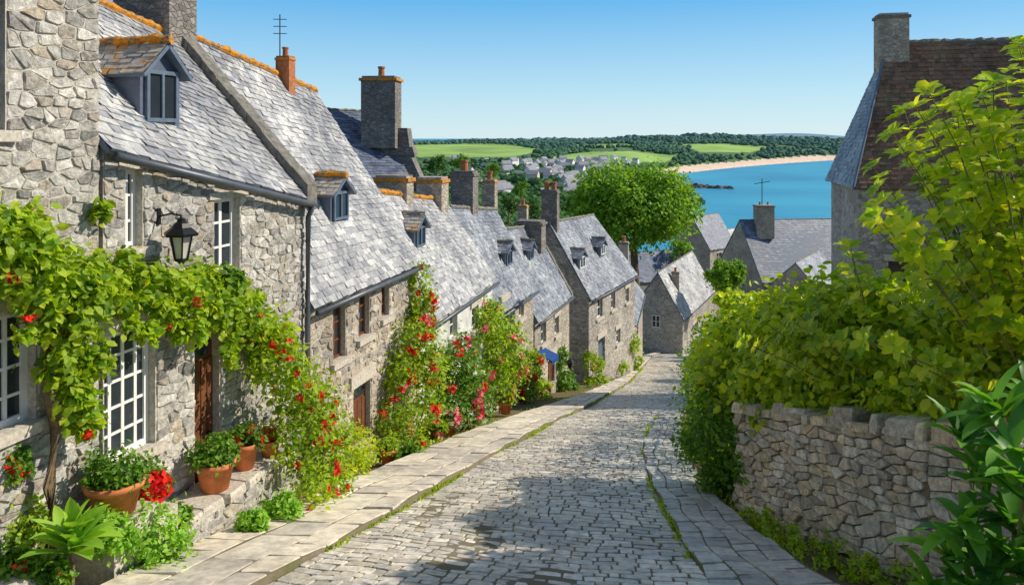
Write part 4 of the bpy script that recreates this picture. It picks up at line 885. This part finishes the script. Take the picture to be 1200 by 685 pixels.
for (px,zz,w,lb) in ((135,zA,.32,'rough granite block under the wide terracotta pot'),(176,zB,.2,'rough granite block under the small geranium pot')):
    s=f1.spx(px,.42); q=MB(); f1.box(q,s-w,s+w,gz(9.2)-.1,zz-.002,.12 if w>.3 else .22,.7 if w>.3 else .62); tag(q.build('stone_block',m['granite']),lb,'stone block')
p=at(526,512,17.6); pot(0,0,0,.2,.34,'terracotta pot standing outside the pale rendered cottage','white and pink flowers in the pot outside the pale cottage','lf_mid',[(8,'fl_pink',.16),(5,'fl_white',.16)],600,.24,.07,xy=(p.x,17.6,gz(17.6)+.02))
p=at(455,545,14.3); pot(0,0,0,.17,.27,'small terracotta pot at the foot of the red climbing rose','small plant in the pot by the red climbing rose','lf_vine',None,500,.2,.06,xy=(p.x,14.3,gz(14.3)))
p=at(580,478,21.9); pot(0,0,0,.2,.34,'terracotta pot beside the narrow cottage door','plant in the pot beside the narrow cottage door','lf_vine',[(8,'fl_red',.15)],500,.25,.08,xy=(p.x+.3,21.9,gz(21.9)+.02))
# lantern
s=f1.spx(184); w0=f1.p(s,-.95,.02); lc=f1.p(s,0,.34); lr=empty('wall_lantern',w0,'black iron wall lantern with glass panes between the upstairs windows','lantern')
zc=(HY-284)/FOC*lc.y
mb=MB(); mb.tube([f1.p(s,zc+.3,.03),f1.p(s,zc+.34,.2),f1.p(s,zc+.32,.34)],.012,6)
f1.box(mb,s-.03,s+.03,zc+.2,zc+.4,.0,.035); mb.build('bracket',m['black'],lr)
c=Vector((lc.x,lc.y,zc)); mb=MB()
for k in range(6):
    a=math.pi/3*k; mb.tube([c+Vector((.08*math.cos(a),.08*math.sin(a),-.2)),c+Vector((.135*math.cos(a),.135*math.sin(a),.1))],.01,5)
mb.lathe(c,[(.02,-.26),(.03,-.25),(.05,-.23),(.09,-.21),(.09,-.19),(.04,-.19)],6)
mb.build('frame',m['black'],lr)
mb=MB(); mb.lathe(c,[(.2,.08),(.21,.11),(.12,.18),(.085,.23),(.05,.25),(.05,.28),(.015,.3),(.01,.33)],6); mb.build('cap',m['black'],lr)
mb=MB(); mb.lathe(c,[(.07,-.185),(.124,.085)],6); mb.build('glass',m['lampglass'],lr)
pp=at(668,425,29); rt=empty('wall_lantern',pp,'small black hanging lantern in front of the far climber','lantern'); mb=MB(); mb.lathe(pp,[(.06,-.2),(.13,.0),(.18,.03),(.04,.16)],6); mb.build('lamp',m['black'],rt); mb=MB(); mb.tube([pp+Vector((0,0,.15)),pp+Vector((0,0,.3)),pp+Vector((-.7,.1,.3))],.015,5); mb.build('bracket',m['black'],rt)
# ============================================================ LIGHT, CAMERA
sd=Vector((.93,.14,0)).normalized(); el=math.radians(37); sv=Vector((sd.x*math.cos(el),sd.y*math.cos(el),math.sin(el)))
sun=bpy.data.lights.new('sun','SUN'); sun.energy=5.0; sun.angle=math.radians(.5); sun.color=(1,.91,.77); so=bpy.data.objects.new('sun',sun); COL.objects.link(so); so.rotation_euler=sv.to_track_quat('Z','Y').to_euler()
W=bpy.data.worlds.new('World'); scene.world=W; W.use_nodes=True; t=W.node_tree; t.nodes.clear()
sky=t.nodes.new('ShaderNodeTexSky'); sky.sky_type='NISHITA'; sky.sun_disc=False; sky.sun_elevation=el; sky.sun_rotation=math.atan2(sd.x,sd.y); sky.air_density=1.0; sky.dust_density=.3; sky.ozone_density=2.5
tc=t.nodes.new('ShaderNodeTexCoord'); sx=t.nodes.new('ShaderNodeSeparateXYZ'); t.links.new(tc.outputs['Generated'],sx.inputs[0])
cr=t.nodes.new('ShaderNodeValToRGB'); t.links.new(sx.outputs[2],cr.inputs[0]); e=cr.color_ramp.elements
e[0].position=0; e[0].color=(.66,.86,.94,1); e[1].position=1; e[1].color=(.22,.28,.41,1)
for p_,c_ in ((.05,(.48,.77,.93,1)),(.17,(.12,.48,.88,1)),(.32,(.18,.31,.54,1))):
    x=e.new(p_); x.color=c_
vm=t.nodes.new('ShaderNodeVectorMath'); vm.operation='SCALE'; vm.inputs['Scale'].default_value=1/.14; t.links.new(cr.outputs[0],vm.inputs[0])
mx=t.nodes.new('ShaderNodeMix'); mx.data_type='RGBA'; mx.inputs[0].default_value=.85; t.links.new(sky.outputs[0],mx.inputs[6]); t.links.new(vm.outputs[0],mx.inputs[7])
bg=t.nodes.new('ShaderNodeBackground'); bg.inputs[1].default_value=.14; ou=t.nodes.new('ShaderNodeOutputWorld')
t.links.new(mx.outputs[2],bg.inputs[0]); t.links.new(bg.outputs[0],ou.inputs[0])
cam=bpy.data.cameras.new('camera'); co=bpy.data.objects.new('camera',cam); COL.objects.link(co); co.location=(0,0,0); co.rotation_euler=(math.pi/2,0,0)
cam.lens=27; cam.sensor_width=36; cam.shift_y=-(342.5-160)/1200; cam.clip_start=.05; cam.clip_end=30000; scene.camera=co
scene.view_settings.view_transform='Standard'; scene.view_settings.look='None'; scene.view_settings.exposure=0
